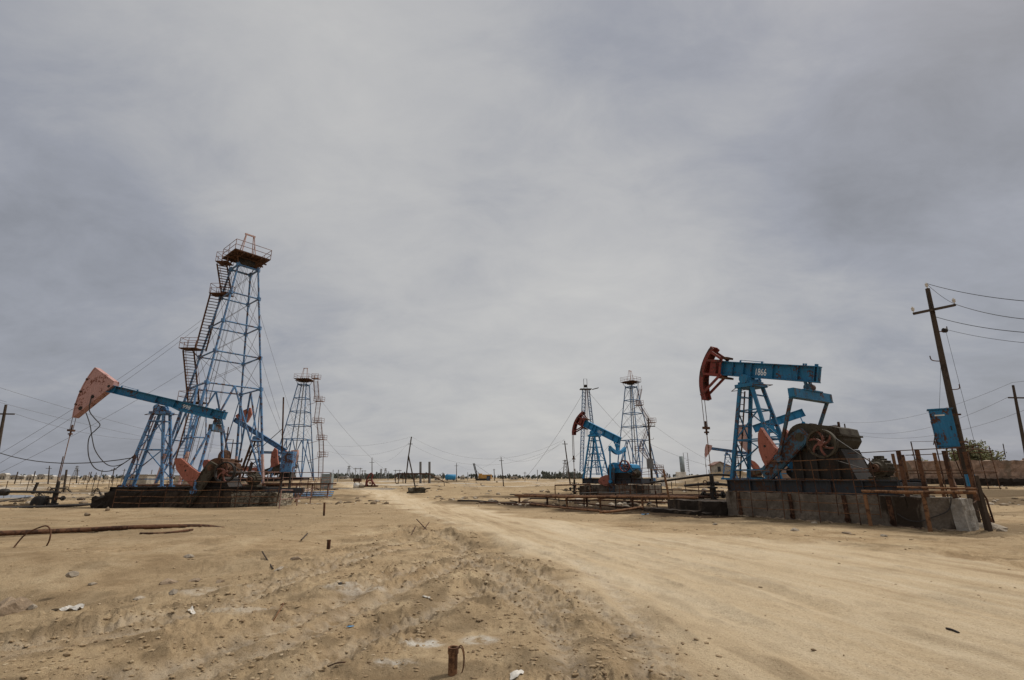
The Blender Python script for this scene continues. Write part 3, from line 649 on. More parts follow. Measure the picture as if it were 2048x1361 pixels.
def bf(x, z, t):            # local -> beam frame (pivot centred)
    return (x*math.cos(t)-z*math.sin(t), x*math.sin(t)+z*math.cos(t))
QA = dict(tilt=.243, zp=6.22, zs=1.6, xa=-1.54, xb=3.11, hb=.71, yo=.12, head=dict(style='frame', R=2.68, a0=R(-28), a1=R(36), mat='red'),
          carrier=4.15, rod=1.9, fx=1.157, fy=.67, ft=.3, fyt=.45, xe=2.39+.25, yw=1.5, ez=5.1, hub=(2.44, 3.3), crankL=2.35, cranka=R(222), pin=1.25, yc=1.0,
          cw=[(1.02, .2), (1.05, .5), (.95, 1.0), (.84, 1.46), (1.12, 1.38), (1.42, 1.14), (1.68, .86), (1.88, .5), (1.98, .2)], gr=.62, flyc=(3.42, 2.97, .55), motor=5.0, skid=(-1.05, 5.62), num=('1866', .2, .26, .46, .64), stiff=[-1.51, -.9, -.33, .07, 1.12, 2.25, 2.95, 3.08], crankm='steelblue', rimm='grime', spm='dullred')
# right pump jack
RY = -1.0; RO = Vector((11.508, 23.0, 0)); cR, sR = math.cos(RY), math.sin(RY)
def RW(lx, ly, z=0): return Vector((RO.x+lx*cR-ly*sR, RO.y+lx*sR+ly*cR, z))
def RP(px, py, ly):      # photo point on a plane parallel to the pump, local coordinates
    r = ray(px, py); n = np.array([-sR, cR, 0]); o = np.array(RO)+n*ly; t = ((o-np.array([0, 0, H])) @ n)/(r @ n); p = np.array([0, 0, H])+t*r
    return float((p-np.array(RO)) @ np.array([cR, sR, 0])), float(p[2])
make_pump('large blue pump jack numbered 1866 with red open horse head, on the right', RO, RY, QA)

def yawed(root_lab, cat, name, loc, rz, group=None): return empty(name, loc, root_lab, cat, rz, group)

# right foundation
f = yawed('long stained concrete foundation under the 1866 pump jack', 'foundation', 'concrete_foundation', RO, RY)
b = MB(); b.rough((2.35, -.08, .36), (6.85, 2.62, 1.4), .016, .2, 3); b.rough((6.37, -.94, .36), (1.2, .9, 1.395), .016, .2, 4); b.build('block', 'conc', f)
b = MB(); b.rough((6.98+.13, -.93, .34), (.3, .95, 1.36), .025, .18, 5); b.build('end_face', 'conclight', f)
b = MB(); b.rough((3.2, -1.42, -.05), (7.8, .22, .24), .06, .12, 9); b.build('footing', 'rockd', f)
for px, w in ((1478, .09), (1580, .12), (1688, .13), (1777, .13)):
    b = MB(); lx, z = RP(px, 1000, -1.46); b.bar((lx, -1.46, 1.06), (lx+.02, -1.46, -.1+.2), w, .08, (0, 1, 0)); b.tube([(lx, -1.5, .2), (lx, -1.38, .2)], .09, 10); b.build('anchor_bar', 'rust', f)
# oil stain running down is in the material; dark pad to the left of the plinth
o = MB(); o.rough((-2.6, -.6, .18), (3.0, 2.4, .9), .03, .25, 11); o.rough((-3.4, -2.1, .0), (3.2, .9, .42), .03, .25, 12); o.rough((-2.3, -2.0, .0), (1.6, 1.2, .3), .03, .25, 13)
t = o.build('oil_soaked_pad', 'concdark'); t.location = RO; t.rotation_euler = (0, 0, RY); tag(t, 'low dark oil-soaked concrete step around the right wellhead', 'concrete pad')

def wellhead(loc, rz, label, s=1., mat='dark'):
    r = empty('wellhead', loc, label, 'wellhead', rz, 'wellheads under the pump jacks')
    b = MB(); b.tube([(0, 0, -.3), (0, 0, .25), (0, 0, .26), (0, 0, .34), (0, 0, .35), (0, 0, .9), (0, 0, .91), (0, 0, .99), (0, 0, 1.), (0, 0, 1.5), (0, 0, 1.62)], [.16*s, .16*s, .27*s, .27*s, .15*s, .15*s, .24*s, .24*s, .11*s, .10*s, .07*s], 14); b.build('casing', mat, r)
    b = MB(); b.tube([(-.7*s, 0, .62), (.7*s, 0, .62)], .07*s, 10); b.tube([(-.5*s, 0, .62), (-.58*s, 0, .62)], .16*s, 12); b.tube([(.5*s, 0, .62), (.58*s, 0, .62)], .16*s, 12); b.tube([(0, -.4, 1.2), (0, .5, 1.2)], .05*s, 8); b.build('side_pipe', mat, r)
    b = MB(); b.ring((.35*s, -.25, .62), (0, 1, 0), .1*s, .13*s, .03, 14); b.tube([(.35*s, -.25, .62), (.35*s, 0, .62)], .02, 6); b.build('valve_wheel', 'rust', r); b = MB(); b.ring((-.1, -.42, 1.2), (0, 1, 0), .09*s, .12*s, .03, 14); b.build('valve_wheel', 'rust', r)
    return r
w = RW(-2.72, 0, .25); wellhead(w, RY, 'dark oily wellhead at the left end of the 1866 pump jack')

# rebar guard mesh in front of right foundation
r = yawed('thin rusty rebar guard fence in front of the 1866 pump jack', 'fence', 'guard_fence', RO, RY, 'rebar fences')
b = MB(); ZR = [2.34, 1.98, 1.62, 1.12, .78, .45]; yF = -1.78
for z, xs in zip(ZR, (1.2, .5, -.4, -.4, -.3, -.2)):
    pts = [(x, yF+.02*math.sin(x*3), z+.015*math.sin(x*2.2+z*5)) for x in np.linspace(xs, 5.1, 12)]; b.tube(pts, .013, 6)
b.build('rail', 'rustl', r)
for k, x in enumerate(np.linspace(-.3, 5.1, 9)):
    b = MB(); b.tube([(x, yF-.02, 0 if k % 2 else .35), (x+.03, yF-.02, 1.2), (x-.01, yF-.02, 2.36 if k > 2 else 1.7)], .015, 6); b.build('upright', 'rust', r)

# rusty pipe railing and posts on the near half of the plinth
r = yawed('thick rusty pipe railing standing before the near end of the foundation', 'railing', 'pipe_railing', RO, RY)
b = MB(); a0 = RP(1724, 983, -1.95); a1 = RP(1936, 985, -1.95); b.tube([(a0[0], -1.95, a0[1]), ((a0[0]+a1[0])/2, -1.95, (a0[1]+a1[1])/2-.02), (a1[0]+.2, -1.95, a1[1])], .055, 10)
b.tube([(a1[0]-1.9, -1.7, a1[1]+.12), (a1[0]+.2, -1.8, a1[1]+.1)], .035, 8); b.build('top_pipe', 'rustl', r)
for (p, q_) in (((1730, 990), (1743, 1056)), ((1846, 985), (1862, 1066))):
    u = RP(*p, -1.95); v = RP(*q_, -1.95); g = MB(); g.tube([(u[0], -1.97, u[1]), (v[0], -1.97, -.1)], .06, 10); g.build('post', 'rustl', r)
r = yawed('enclosure of rusty channel posts joined by thin rods on the foundation end', 'fence', 'post_fence', RO, RY)
nearp = [((1795, 902), (1811, 980)), ((1832, 899), (1852, 984)), ((1887, 902), (1906, 980)), ((1929, 904), (1945, 985))]
farp = [((1785, 908), (1790, 950)), ((1805, 910), (1816, 976)), ((1868, 906), (1882, 976))]
xs = []
for (p, q_) in nearp:
    u = RP(*p, -1.25); xs.append(u); g = MB(); g.bar((u[0], -1.25, 1.0), (u[0], -1.25, u[1]), .10, .03, (0, 1, 0)); g.bar((u[0]-.05, -1.2, 1.0), (u[0]-.05, -1.2, u[1]), .02, .09, (0, 1, 0)); g.bar((u[0]+.05, -1.2, 1.0), (u[0]+.05, -1.2, u[1]), .02, .09, (0, 1, 0)); g.build('post', 'rust', r)
for (p, q_) in farp:
    u = RP(*p, 1.1); g = MB(); g.bar((u[0], 1.1, -.1), (u[0], 1.1, u[1]), .10, .05, (0, 1, 0)); g.build('post', 'rustl', r)
g = MB()
for z in (2.62, 1.93, 1.42): g.tube([(xs[0][0]-1.6, -1.22, z-.05), (xs[0][0], -1.22, z-.02), (xs[2][0], -1.22, z), (xs[3][0]+.1, -1.22, z-.02)], .016, 6); g.tube([(xs[0][0]-.6, 1.1, z-.1), (xs[3][0]+.1, 1.1, z-.08)], .016, 6)
for z in (2.6, 1.9): g.tube([(xs[3][0]+.05, -1.2, z), (xs[3][0]+.05, 1.1, z)], .016, 6)
g.build('rail', 'rust', r)
g = MB(); g.tube([(xs[2][0]-.6, .9, 2.0), (xs[2][0]+.1, -1.1, 1.1)], .03, 6); g.tube([(xs[0][0]-.5, 1.6, 1.0), (xs[0][0]-.5, 1.6, 3.05), (xs[0][0]+.25, 1.6, 3.02), (xs[0][0]+.25, 1.6, 1.)], .022, 6)
g.tube([(xs[1][0], 1.6, 2.75), (xs[3][0]-.3, 1.6, 2.8)], .02, 6)
for k in range(5): g.tube([(xs[1][0]+.3*k, 1.6, 1.3), (xs[1][0]+.3*k, 1.6, 2.77)], .015, 6)
g.build('brace', 'rust', r)
# hose hanging over the foundation
g = MB(); u = [RP(*p, -1.5) for p in ((1902, 988), (1901, 1010), (1893, 1024), (1868, 1034), (1840, 1043), (1815, 1040), (1795, 1028))]
g.tube(smoothpath([(a[0], -1.5, a[1]) for a in u]), .016, 6); t = g.build('hose', 'wire'); t.location = RO; t.rotation_euler = (0, 0, RY); tag(t, 'thin dark hose looping down the concrete foundation face', 'hose')
# leaning steel ladder by the corner
g0 = RW(7.6, -.5, 0)
def seg(b, P, Q, rr, n=8): b.tube([P, Q], rr, n)
lad = MB(); A = at(1950, 965, 18.6); B_ = at(1988, 1046, 18.6); A2 = at(1952, 985, 18.2); B2 = at(1984, 1050, 18.2)
lad.tube([A, at(1973, 998, 18.6), B_], .03, 8); lad.tube([A2, B2], .065, 8)
for k in (.35, .6, .85): lad.tube([A.lerp(B_, k), A2.lerp(B2, k)-Vector((.3, 0, 0))], .02, 6)
t = lad.build('leaning_brace', 'rust'); tag(t, 'rusty slanted brace with rungs leaning at the foot of the utility pole', 'brace')
g = MB(); c = RW(7.7, .5, 0)
g.bar(RW(7.62, -.95, -.2), RW(7.6, -.95, 1.75), .16, .12); t = g.build('steel_post', 'wood'); tag(t, 'stout brown post in front of the utility pole foot', 'post')

# utility poles
def insul(b, p, s=1.): b.tube([p, p+Vector((0, 0, .06*s)), p+Vector((0, 0, .07*s)), p+Vector((0, 0, .13*s)), p+Vector((0, 0, .14*s)), p+Vector((0, 0, .2*s))], [.05*s, .07*s, .05*s, .075*s, .05*s, .03*s], 10)
def pole(foot, top, label, arm=1.6, armz=.92, armdir=(1, 0, 0), r=.14, hooks=(), group='utility poles', ins=True, mat='wood', tilt=0.):
    foot = Vector(foot); top = Vector(top); root = empty('utility_pole', foot, label, 'utility pole', 0, group); d = top-foot
    b = MB(); b.tube([-d*.04, d*.3+Vector((.02, 0, 0)), d*.62, d], [r*1.15, r*1.0, r*.85, r*.65], 10); b.build('pole', mat, root)
    ad = (Vector(armdir).normalized()+Vector((0, 0, tilt))).normalized(); ends = []
    if arm:
        c = d*armz; p0, p1 = c-ad*arm/2, c+ad*arm/2; b = MB(); b.bar(p0+Vector((0, -r, 0)), p1+Vector((0, -r, 0)), r*.75, r*.8); b.build('crossarm', mat, root); ends = [p0+Vector((0, -r, .05)), p1+Vector((0, -r, .05))]
        if ins:
            for e_ in ends:
                q = MB(); q.tube([e_, e_+Vector((0, 0, .1))], .015, 6); insul(q, e_+Vector((0, 0, .08)), r/.14); q.build('insulator', 'porcelain', root)
            q = MB(); q.tube([d, d+Vector((0, 0, .12))], .02, 6); insul(q, d+Vector((0, 0, .1)), r/.14); q.build('insulator', 'porcelain', root)
    for (f_, s) in hooks:
        c = d*f_; b = MB(); b.tube(smoothpath([c, c+Vector((s*.25, 0, 0)), c+Vector((s*.45, 0, .05)), c+Vector((s*.48, 0, .22))], 4), .02, 6); b.build('hook', 'rust', root)
    return root, [foot+e_ for e_ in ends]+[top+Vector((0, 0, .25))]
pf = Vector((17.32, 19.2, 0)); pt_ = at(1855, 578, 19.6)
pr, pe = pole(pf, pt_, 'tall leaning wooden utility pole at the right, with crossarm and blue box', 2.0, .895, (1, .06, 0), .125, ((.795, 1.), (.66, -1), (.535, 1), (.41, -1), (.28, 1)), tilt=.22)
b = MB(); d = pt_-pf; b.tube([d*.985+Vector((-.05, -.1, 0)), d*.96+Vector((-.18, -.1, 0)), d*.9+Vector((-.05, -.12, 0)), d*.88+Vector((0, -.12, 0))], .02, 6)
b.build('fitting', 'dark', pr); b = MB(); b.tube([d*.795+Vector((.3, 0, .05)), d*.795+Vector((.42, 0, .05))], .1, 10); b.build('insulator', 'dark', pr)
def wire(a, b_, s, label, r=.012, mat='wire', n=14, grp='overhead wires'):
    b = MB(); b.tube(sag(a, b_, s, n), r, 5, True); t = b.build('overhead_wire', mat); tag(t, label, 'wire', grp); return t
W1 = 'overhead wire from the near right pole, %s'
wire(pe[2], at(2100, 606, 14.), .15, W1 % 'topmost one from the pole top'); wire(pe[1], at(2100, 642, 14.), .15, W1 % 'from the right crossarm tip')
wire(pe[0]+Vector((1., .2, -.1)), at(2100, 668, 14.), .15, W1 % 'third from the top'); wire(pf+d*.80+Vector((.4, 0, .05)), at(2100, 690, 14.), .1, W1 % 'lowest and faintest', .008)
wire(pe[2], pe[1], .1, 'short jumper wire from the pole top to the right crossarm tip', .008); wire(pf+d*.9, pe[0], .03, 'short jumper wire to the left crossarm tip', .008)
wire(pf+d*.79+Vector((.4, 0, 0)), pf+d*.2+Vector((.62, 0, 0)), 0, 'thin wire hanging straight down the right side of the near pole', .006)
wire(pf+d*.64+Vector((-.2, -.1, 0)), pf+d*.30+Vector((-1.3, -.5, 0)), 0, 'thin wire hanging down towards the blue box on the near pole', .006)
# blue box hung on pole
bb = empty('electrical_box', at(1888, 858, 18.95), 'large blue steel electrical box hung on the near utility pole', 'electrical box', R(-38))
b = MB(); b.box((0, 0, 0), (.66, .42, 1.46)); b.box((0, .0, .745), (.76, .5, .04)); b.build('cabinet', 'blue', bb)
b = MB(); b.box((-.02, -.222, 0), (.56, .02, 1.34)); dr = b.build('door', 'blue', bb); b = MB(); b.box((-.05, -.236, .5), (.3, .006, .05)); b.build('label_plate', 'porcelain', dr); b = MB(); b.box((.2, -.24, 0), (.03, .03, .16)); b.build('handle', 'dark', dr)
b = MB(); b.tube([(.1, 0, -.74), (.1, 0, -1.1), (.2, .1, -1.8)], .02, 6); b.tube([(0.25, 0, -.74), (.25, .1, -1.3)], .02, 6); b.tube([(-.34, -.05, .3), (-.3, -.1, -.2), (-.42, -.1, -.6)], .02, 6); b.build('conduit', 'rust', bb)
for z_ in (.55, -.5): b = MB(); b.bar((.1, .22, z_), (.62, .45, z_), .05, .06); b.build('bracket', 'rust', bb)
for z_ in (.5, -.5): b = MB(); b.box((-.31, -.235, z_), (.05, .03, .12)); b.build('hinge', 'rust', dr)

bs = empty('switch_box', at(1942, 962, 18.3), 'small bright blue switch box at the foot of the near utility pole', 'switch box', R(-30))
b = MB(); b.box((0, 0, 0), (.26, .2, .44)); b.build('case', 'midblue', bs); b = MB(); b.box((0, -.105, 0), (.2, .01, .36)); b.build('door', 'midblue', bs)

# ------------------------------------------------------------------ left pump jack
LO = Vector((-22.48, 31.0, 0)); tL = .223
LB = [bf(-3.25, 1.70, tL), bf(-3.28, 1.45, tL), bf(-3.83, .93, tL)]
QL = dict(tilt=tL, zp=5.94, zs=1.15, xa=-4.0, xb=4.18, hb=.50, yo=.22, fw=.4, haunch=(.7, 3.9, .12), stiff=[-.45, .8, 3.3, 4.15, -3.3],
          head=dict(style='plate', R=5.38, a0=R(-19), a1=R(16.5), mat='pink', w=.22, back=LB, holes=[(bf(-4.38, .72, tL)[0], bf(-4.38, .72, tL)[1], .11), (bf(-4.98, -.02, tL)[0], bf(-4.98, -.02, tL)[1], .13), (bf(-3.5, 1.4, tL)[0], bf(-3.5, 1.4, tL)[1], .09)], hang=True),
          carrier=4.55, rod=1.0, fx=1.18, fy=.42, ft=.34, fyt=.3, tcx=.1, lw=.15, levels=5, xe=3.75, yw=.55, ez=4.7, gw=.8, eq='bar', hub=(4.62, 2.25), crankL=2.3, cranka=R(243), pin=1.5, yc=1.32,
          cw=[(.55, .25), (.5, 1.0), (.35, 1.9), (.55, 2.2), (1.0, 1.7), (1.25, 1.0), (1.35, .25)], gr=.62, flyc=(5.55, 1.98, .6), motor=7.0, skid=(-1.35, 7.9), crankm='grime', gext=-.75, gbm='rust', skh=.3, num=('998', 1.3, .32, .36, 1.0), beam='blue', tower='lblue', skm='dark', pitm='lblue', eqmat='steelblue', sky=.95, bearing='lblue', ladder='palepink', rimm='dark', spm='dullred')
make_pump('large blue pump jack numbered 998 with faded pink horse head, on the left', LO, 0, QL)
f = empty('concrete_foundation', LO, 'low dark foundation with rubble end under the pink-headed pump jack', 'foundation', 0)
b = MB(); b.rough((2.3, -.05, .25), (7.6, 2.2, 1.2), .04, .18, 21); b.rough((-1.75, -.2, .1), (.9, 1.9, 1.0), .06, .18, 22); b.build('block', 'concdark', f)
b = MB(); b.rough((7.35, -.1, .27), (2.6, 2.3, 1.14), .05, .16, 23); b.build('rubble_end', 'rubble', f)
b = MB(); b.box((8.9, -.9, .95), (2.4, .25, .3)); b.build('steel_sill', 'skid', f)
r = empty('guard_fence', LO, 'thin rusty rebar guard fence in front of the pink-headed pump jack', 'fence', 0, 'rebar fences'); b = MB()
for z in (.98, .62, .28): b.tube([(x, -1.75, z+.02*math.sin(x*2+z*9)) for x in np.linspace(-.4, 9.0, 14)], .018, 6)
b.tube([(x, -1.75, 1.45+.02*math.sin(x*2)) for x in np.linspace(2.5, 9.0, 10)], .018, 6); b.build('rail', 'rustl', r)
for k, x in enumerate((-.4, 1.1, 2.5, 4.0, 5.6, 6.6, 7.4, 9.0)): b = MB(); b.tube([(x, -1.77, -.1), (x+.03, -1.77, 1.0 if k < 2 else 1.5)], .022, 6); b.build('upright', 'rust', r)
r = empty('wire_cage', LO, 'loose rusty wire mesh hung over the rubble end of the left foundation', 'wire mesh', 0); b = MB()
for k in range(9):
    x = 6.35+k*.28; b.tube([(x+.05*math.sin(z*6+k), -1.4-.05*math.sin(z*4+k), z) for z in np.linspace(.0, .95, 9)], .014, 5)
for k in range(5): b.tube([(x, -1.42+.03*math.sin(x*5), .08+k*.2+.04*math.sin(x*7+k)) for x in np.linspace(6.3, 8.7, 18)], .012, 5)
b.build('mesh', 'grime', r)
wl = at(118, 1005, 31.); wl.z = -.15; wl.x = LO.x-5.4; wellhead(wl, 0, 'dark oily wellhead below the pink horse head', .9)
b = MB(); c = wl+Vector((-.75, -.1, .35)); b.tube([c-Vector((0, .25, 0)), c-Vector((0, .2, 0)), c+Vector((0, .2, 0)), c+Vector((0, .25, 0))], [.3, .42, .42, .3], 18); b.box(c+Vector((.35, 0, -.3)), (1.2, .5, .25)); t = b.build('oily_drum', 'dark', None); tag(t, 'black oily round valve drum beside the left wellhead', 'drum')
# loose cables under the left head
def LP(px, py, Y=30.7): return at(px, py, Y)
b = MB(); b.tube(smoothpath([LP(184, 790), LP(179, 812), LP(180, 825), LP(190, 838), LP(200, 850), LP(192, 860), LP(180, 872), LP(176, 890), LP(178, 915), LP(188, 935), LP(205, 943), LP(225, 941), LP(240, 932), LP(262, 917), LP(272, 908)]), .028, 6)
t = b.build('loose_cable', 'wire'); tag(t, 'kinked black cable hanging from the pink horse head to the tower leg', 'cable')
b = MB(); b.tube(smoothpath([LP(172, 826), LP(180, 850), LP(184, 875), LP(190, 900), LP(205, 922), LP(220, 932), LP(238, 931), LP(255, 922), LP(274, 906)]), .026, 6)
t = b.build('loose_cable', 'wire'); tag(t, 'smooth black cable looping right of the kinked one to the tower leg', 'cable')
wire(at(-60, 880, 42), at(272, 915, 30.7), 1.0, 'dark cable sagging from the left edge to the left pump jack tower', .03)
# pipes at the left
def pipe(pts, r_, label, mat='rust', k=5, name='pipe', grp=None):
    b = MB(); b.tube(smoothpath(pts, k), r_, 10); t = b.build(name, mat, None, True); tag(t, label, 'pipe', grp); return t
pipe([at(-60, 985, 34), at(30, 984, 33.4), at(118, 985, 31.)], .075, 'raised dark pipe running left from the wellhead above the pond', 'dark')
b = MB(); c = at(8, 985, 33.6); b.tube([c-Vector((.35, 0, 0)), c-Vector((.2, 0, 0)), c+Vector((.2, 0, 0)), c+Vector((.3, 0, 0))], [.1, .22, .22, .1], 12); t = b.build('pipe_valve', 'dark'); tag(t, 'lumpy dark valve on the raised pipe at the left edge', 'valve')
p1 = [G(-60, 1022), G(60, 1018), G(150, 1014), G(215, 1010)]
pipe([p+Vector((0, 0, .08)) for p in p1], .09, 'dark oily pipe on the ground from the left edge to the left foundation', 'dark')
p1 = [G(-80, 1078), G(60, 1072), G(170, 1066), G(280, 1060), G(400, 1055), G(450, 1053)]
z = [.10, .10, .09, .08, .03, -.10]; pipe([p+Vector((0, 0, zz)) for p, zz in zip(p1, z)], .075, 'long thick rusty pipe lying half buried in the left foreground', 'rust')
p1 = [G(280, 1069), G(330, 1068), G(385, 1061)]; pipe([p+Vector((0, 0, .02)) for p in p1], .035, 'short thin rusty pipe in front of the long half buried pipe', 'rust')
p1 = [G(-40, 1012), G(60, 997)]; pipe([p+Vector((0, 0, .1)) for p in p1], .05, 'thin dark pipe lying beside the pond bank', 'dark')
g0 = G(25, 1096); g1 = G(92, 1092); b = MB(); Yh = (g0.y+g1.y)/2
b.tube(smoothpath([g0-Vector((0, 0, .05)), at(50, 1070, Yh), at(80, 1055, Yh), at(95, 1053, Yh), at(101, 1064, Yh), at(99, 1080, Yh), g1-Vector((0, 0, .05))]), .018, 8)
t = b.build('steel_hoop', 'rust', None, True); tag(t, 'bent rusty rod arching over the long pipe at the left edge', 'rod')

# ------------------------------------------------------------------ derricks
def derrick(label, X, Y, phi, lmat, lod=2, stairs=None, s0=7.081, k=.2255, guy=(), pipecol=None, base=True):
    root = empty('derrick', (X, Y, 0), label, 'derrick', 0, 'lattice derricks'); cp, sp = math.cos(phi), math.sin(phi)
    def P(a, c, z):
        s = (s0-k*z)/2; x, y = a*s, c*s; return Vector((x*cp-y*sp, x*sp+y*cp, z))
    rings = [10.05, 13.2, 16.35, 19.5, 22.7]; cor = [(-1, -1), (1, -1), (1, 1), (-1, 1)]; w = .215 if lod > 1 else .26
    for a, c in cor:
        b = MB(); b.tube([P(a, c, 1.0), P(a, c, 10.05)], w*.55, 8); b.tube([P(a, c, 10.05), P(a, c, 23.)], w*.45, 8); b.build('leg', lmat, root)
    gy = MB()
    for i, z in enumerate(rings):
        if i: b.build('girt', lmat, root)
        b = MB()
        for j in range(4):
            a, c = cor[j], cor[(j+1) % 4]; b.tube([P(*a, z), P(*c, z)], w*.36 if z < 22 else w*.5, 6)
            b.box(P(*a, z), (.3, .3, .35)) if lod > 1 else None
            if i < 4:
                z2 = rings[i+1]; gy.tube([P(*a, z), P(*c, z2)], .018 if lod > 1 else .022, 5); gy.tube([P(*c, z), P(*a, z2)], .018 if lod > 1 else .022, 5)
    b.build('girt', lmat, root); b = MB()
    for j in range(4):
        a, c = cor[j], cor[(j+1) % 4]; m = (P(*a, 10.05)+P(*c, 10.05))/2; b.tube([m, P(*a, 1.)], w*.42, 6); b.tube([m, P(*c, 1.)], w*.42, 6)
        q0 = m.lerp(P(*a, 1.), .55); q1 = P(*a, 10.05).lerp(P(*a, 1.), .55); q2 = m.lerp(P(*c, 1.), .55); q3 = P(*c, 10.05).lerp(P(*c, 1.), .55)
        b.tube([q0, q1], w*.3, 6); b.tube([q2, q3], w*.3, 6)
        if lod > 1: b.tube([q0, P(*a, 10.05)], w*.22, 6); b.tube([q2, P(*c, 10.05)], w*.22, 6)
    b.build('brace', lmat, root); gy.build('cross_stay', 'wirel', root)
    if lod > 1:
        for a, c in cor: g = MB(); g.tube([P(a, c, .2), P(a, c, 3.8)], w*.62, 8); m = P(a, c, .4); g.box(m, (.7, .7, .6)); g.build('foot_section', 'palepink', root)
    # crown platform
    s = .95 if lod < 2 else 1.
    def Q(a, c, z): x, y = a*1.75, c*1.75; return Vector((x*cp-y*sp, x*sp+y*cp, z))
    b = MB(); zf = 23.95
    vs = [Q(a, c, zf-.05) for a, c in cor]+[Q(a, c, zf+.06) for a, c in cor]; b.add(vs, [(3, 2, 1, 0), (4, 5, 6, 7), (0, 1, 5, 4), (1, 2, 6, 5), (2, 3, 7, 6), (3, 0, 4, 7)])
    for t in (-.5, 0, .5): b.bar(Q(t, -1, zf-.14), Q(t, 1, zf-.14), .1, .16); b.bar(Q(-1, t, zf-.3), Q(1, t, zf-.3), .1, .14)
    for a, c in cor: b.tube([P(a, c, 22.7), Q(a*.8, c*.8, zf-.1)], .05, 6)
    b.build('crown_platform', 'rust', root)
    b = MB()
    for j in range(4):
        a, c = cor[j], cor[(j+1) % 4]; b.tube([Q(*a, zf), Q(*a, zf+1.1)], .03, 6)
        m = (Q(*a, zf)+Q(*c, zf))/2; b.tube([m, m+Vector((0, 0, 1.1))], .025, 6)
        for z in (.55, 1.1): b.tube([Q(*a, zf+z), Q(*c, zf+z)], .03, 6)
    b.build('crown_railing', 'rustpink', root)
    b = MB(); e = .32
    tops = []
    for sx in (-1, 1):
        for sy in (-1, 1): b.tube([Q(sx*.42, sy*.3, zf), Q(sx*.22, sy*.06, 26.7)], .045, 6)
        tops.append(Q(sx*.3, 0, 26.75))
    b.bar(tops[0], tops[1], .14, .14); b.build('gin_pole', 'palepink', root)
    b = MB()
    for t in (-.25, .0, .25): c = Q(t, 0, zf+.22); b.tube([c-Vector((.04, 0, 0)), c+Vector((.04, 0, 0))], .3, 14)
    b.box((0, 0, zf-.35), (1.4, 1.2, .4)); b.build('crown_block', 'dark', root)
    b = MB()
    if lod > 1:
        for i in range(7):
            a0 = Vector((-.5+.13*i, -.2+.05*i, 23.6)); a1 = Vector((-2.1+.16*i+(.9 if i > 4 else 0), -.9+.1*i, .9 if i % 2 else 4.)); b.tube([a0, a1], .014, 5)
    else: b.tube([(0, 0, 23.7), (0, 0, 1.)], .11 if pipecol else .05, 6)
    b.build('hoisting_line', 'wirel' if lod > 1 else 'hazegrey', root)
    # stairs : list of landings (x,y,z) (x,y relative), flights go between
    if stairs:
        rl = MB(); st = MB()
        for (p, (sx, sy), hasrail) in stairs['land']:
            lm = MB(); p = Vector(p)-Vector((X, Y, 0)); lm.box(p, (sx, sy, .09)); 
            if hasrail:
                for dx in (-1, 0, 1):
                    for dy in (-1, 1): q_ = p+Vector((dx*sx/2, dy*sy/2, 0)); rl.tube([q_, q_+Vector((0, 0, 1.05))], .025 if lod > 1 else .04, 5)
                for z in (.55, 1.05):
                    for dy in (-1, 1): rl.tube([p+Vector((-sx/2, dy*sy/2, z)), p+Vector((sx/2, dy*sy/2, z))], .025 if lod > 1 else .04, 5)
                    rl.tube([p+Vector((-sx/2, -sy/2, z)), p+Vector((-sx/2, sy/2, z))], .025, 5)
            lm.tube([p, P(*stairs['corner'], p.z-.9)], .05, 5); lm.build('landing', 'rust' if lod > 1 else 'rustpink', root)
        for (p, q_) in stairs['fl']:
            p = Vector(p)-Vector((X, Y, 0)); q_ = Vector(q_)-Vector((X, Y, 0)); wv = Vector(stairs.get('w', (.12, .42, 0))); n = int((p-q_).length/.3)
            for s_ in (-1, 1):
                st.bar(p+wv*s_, q_+wv*s_, .05, .14); rl.tube([p+wv*s_+Vector((0, 0, .85)), q_+wv*s_+Vector((0, 0, .85))], .02 if lod > 1 else .03, 5)
            for i in range(n): c = p.lerp(q_, (i+.5)/n); st.bar(c-wv, c+wv, .16, .035)
            for i in range(0, n+1, 5): c = p.lerp(q_, i/n); rl.tube([c-wv, c-wv+Vector((0, 0, .85))], .02, 5); rl.tube([c+wv, c+wv+Vector((0, 0, .85))], .02, 5)
        rl.build('stair_railing', 'rustpink', root); st.build('staircase', 'rustpink' if lod < 2 else stairs.get('mat', 'rust'), root)
    for g_ in guy:
        b = MB(); a, c = Vector(g_[0])-Vector((X, Y, 0)), Vector(g_[1])-Vector((X, Y, 0)); b.tube(sag(a, c, g_[2]), .013 if lod > 1 else .022, 5); b.build('guy_wire', 'wirel', root)
    return root
DX, DY = -28.18, 47.
yS = 46.6
st = dict(corner=(-1, 1), land=[(at(449, 527, yS), (1.25, 1.1), True), (at(443, 590, yS), (1.9, 1.1), True), (at(382, 699, yS), (1.7, 1.1), True), (at(386, 806, yS), (2.3, 1.2), True)],
          fl=[(at(444, 530, yS), at(453, 588, yS)), (at(431, 590, yS), at(401, 702, yS)), (at(377, 702, yS), at(387, 803, yS)), (at(395, 806, yS), at(352, 962, 45.0))], w=(.38, .25, 0))
derrick('tall blue lattice derrick with zigzag stairs behind the pink-headed pump jack', DX, DY, .858, 'lblue', 2, st,
        guy=[(at(404, 640, 46), at(-30, 925, 40), .5), (at(396, 655, 46), at(-30, 945, 40), .5), (at(382, 735, 46), at(-30, 960, 42), .4), (at(524, 720, 49), at(560, 840, 52), .1), (at(527, 780, 49), at(578, 905, 58), .1), (at(500, 560, 48), at(600, 880, 70), .3)])
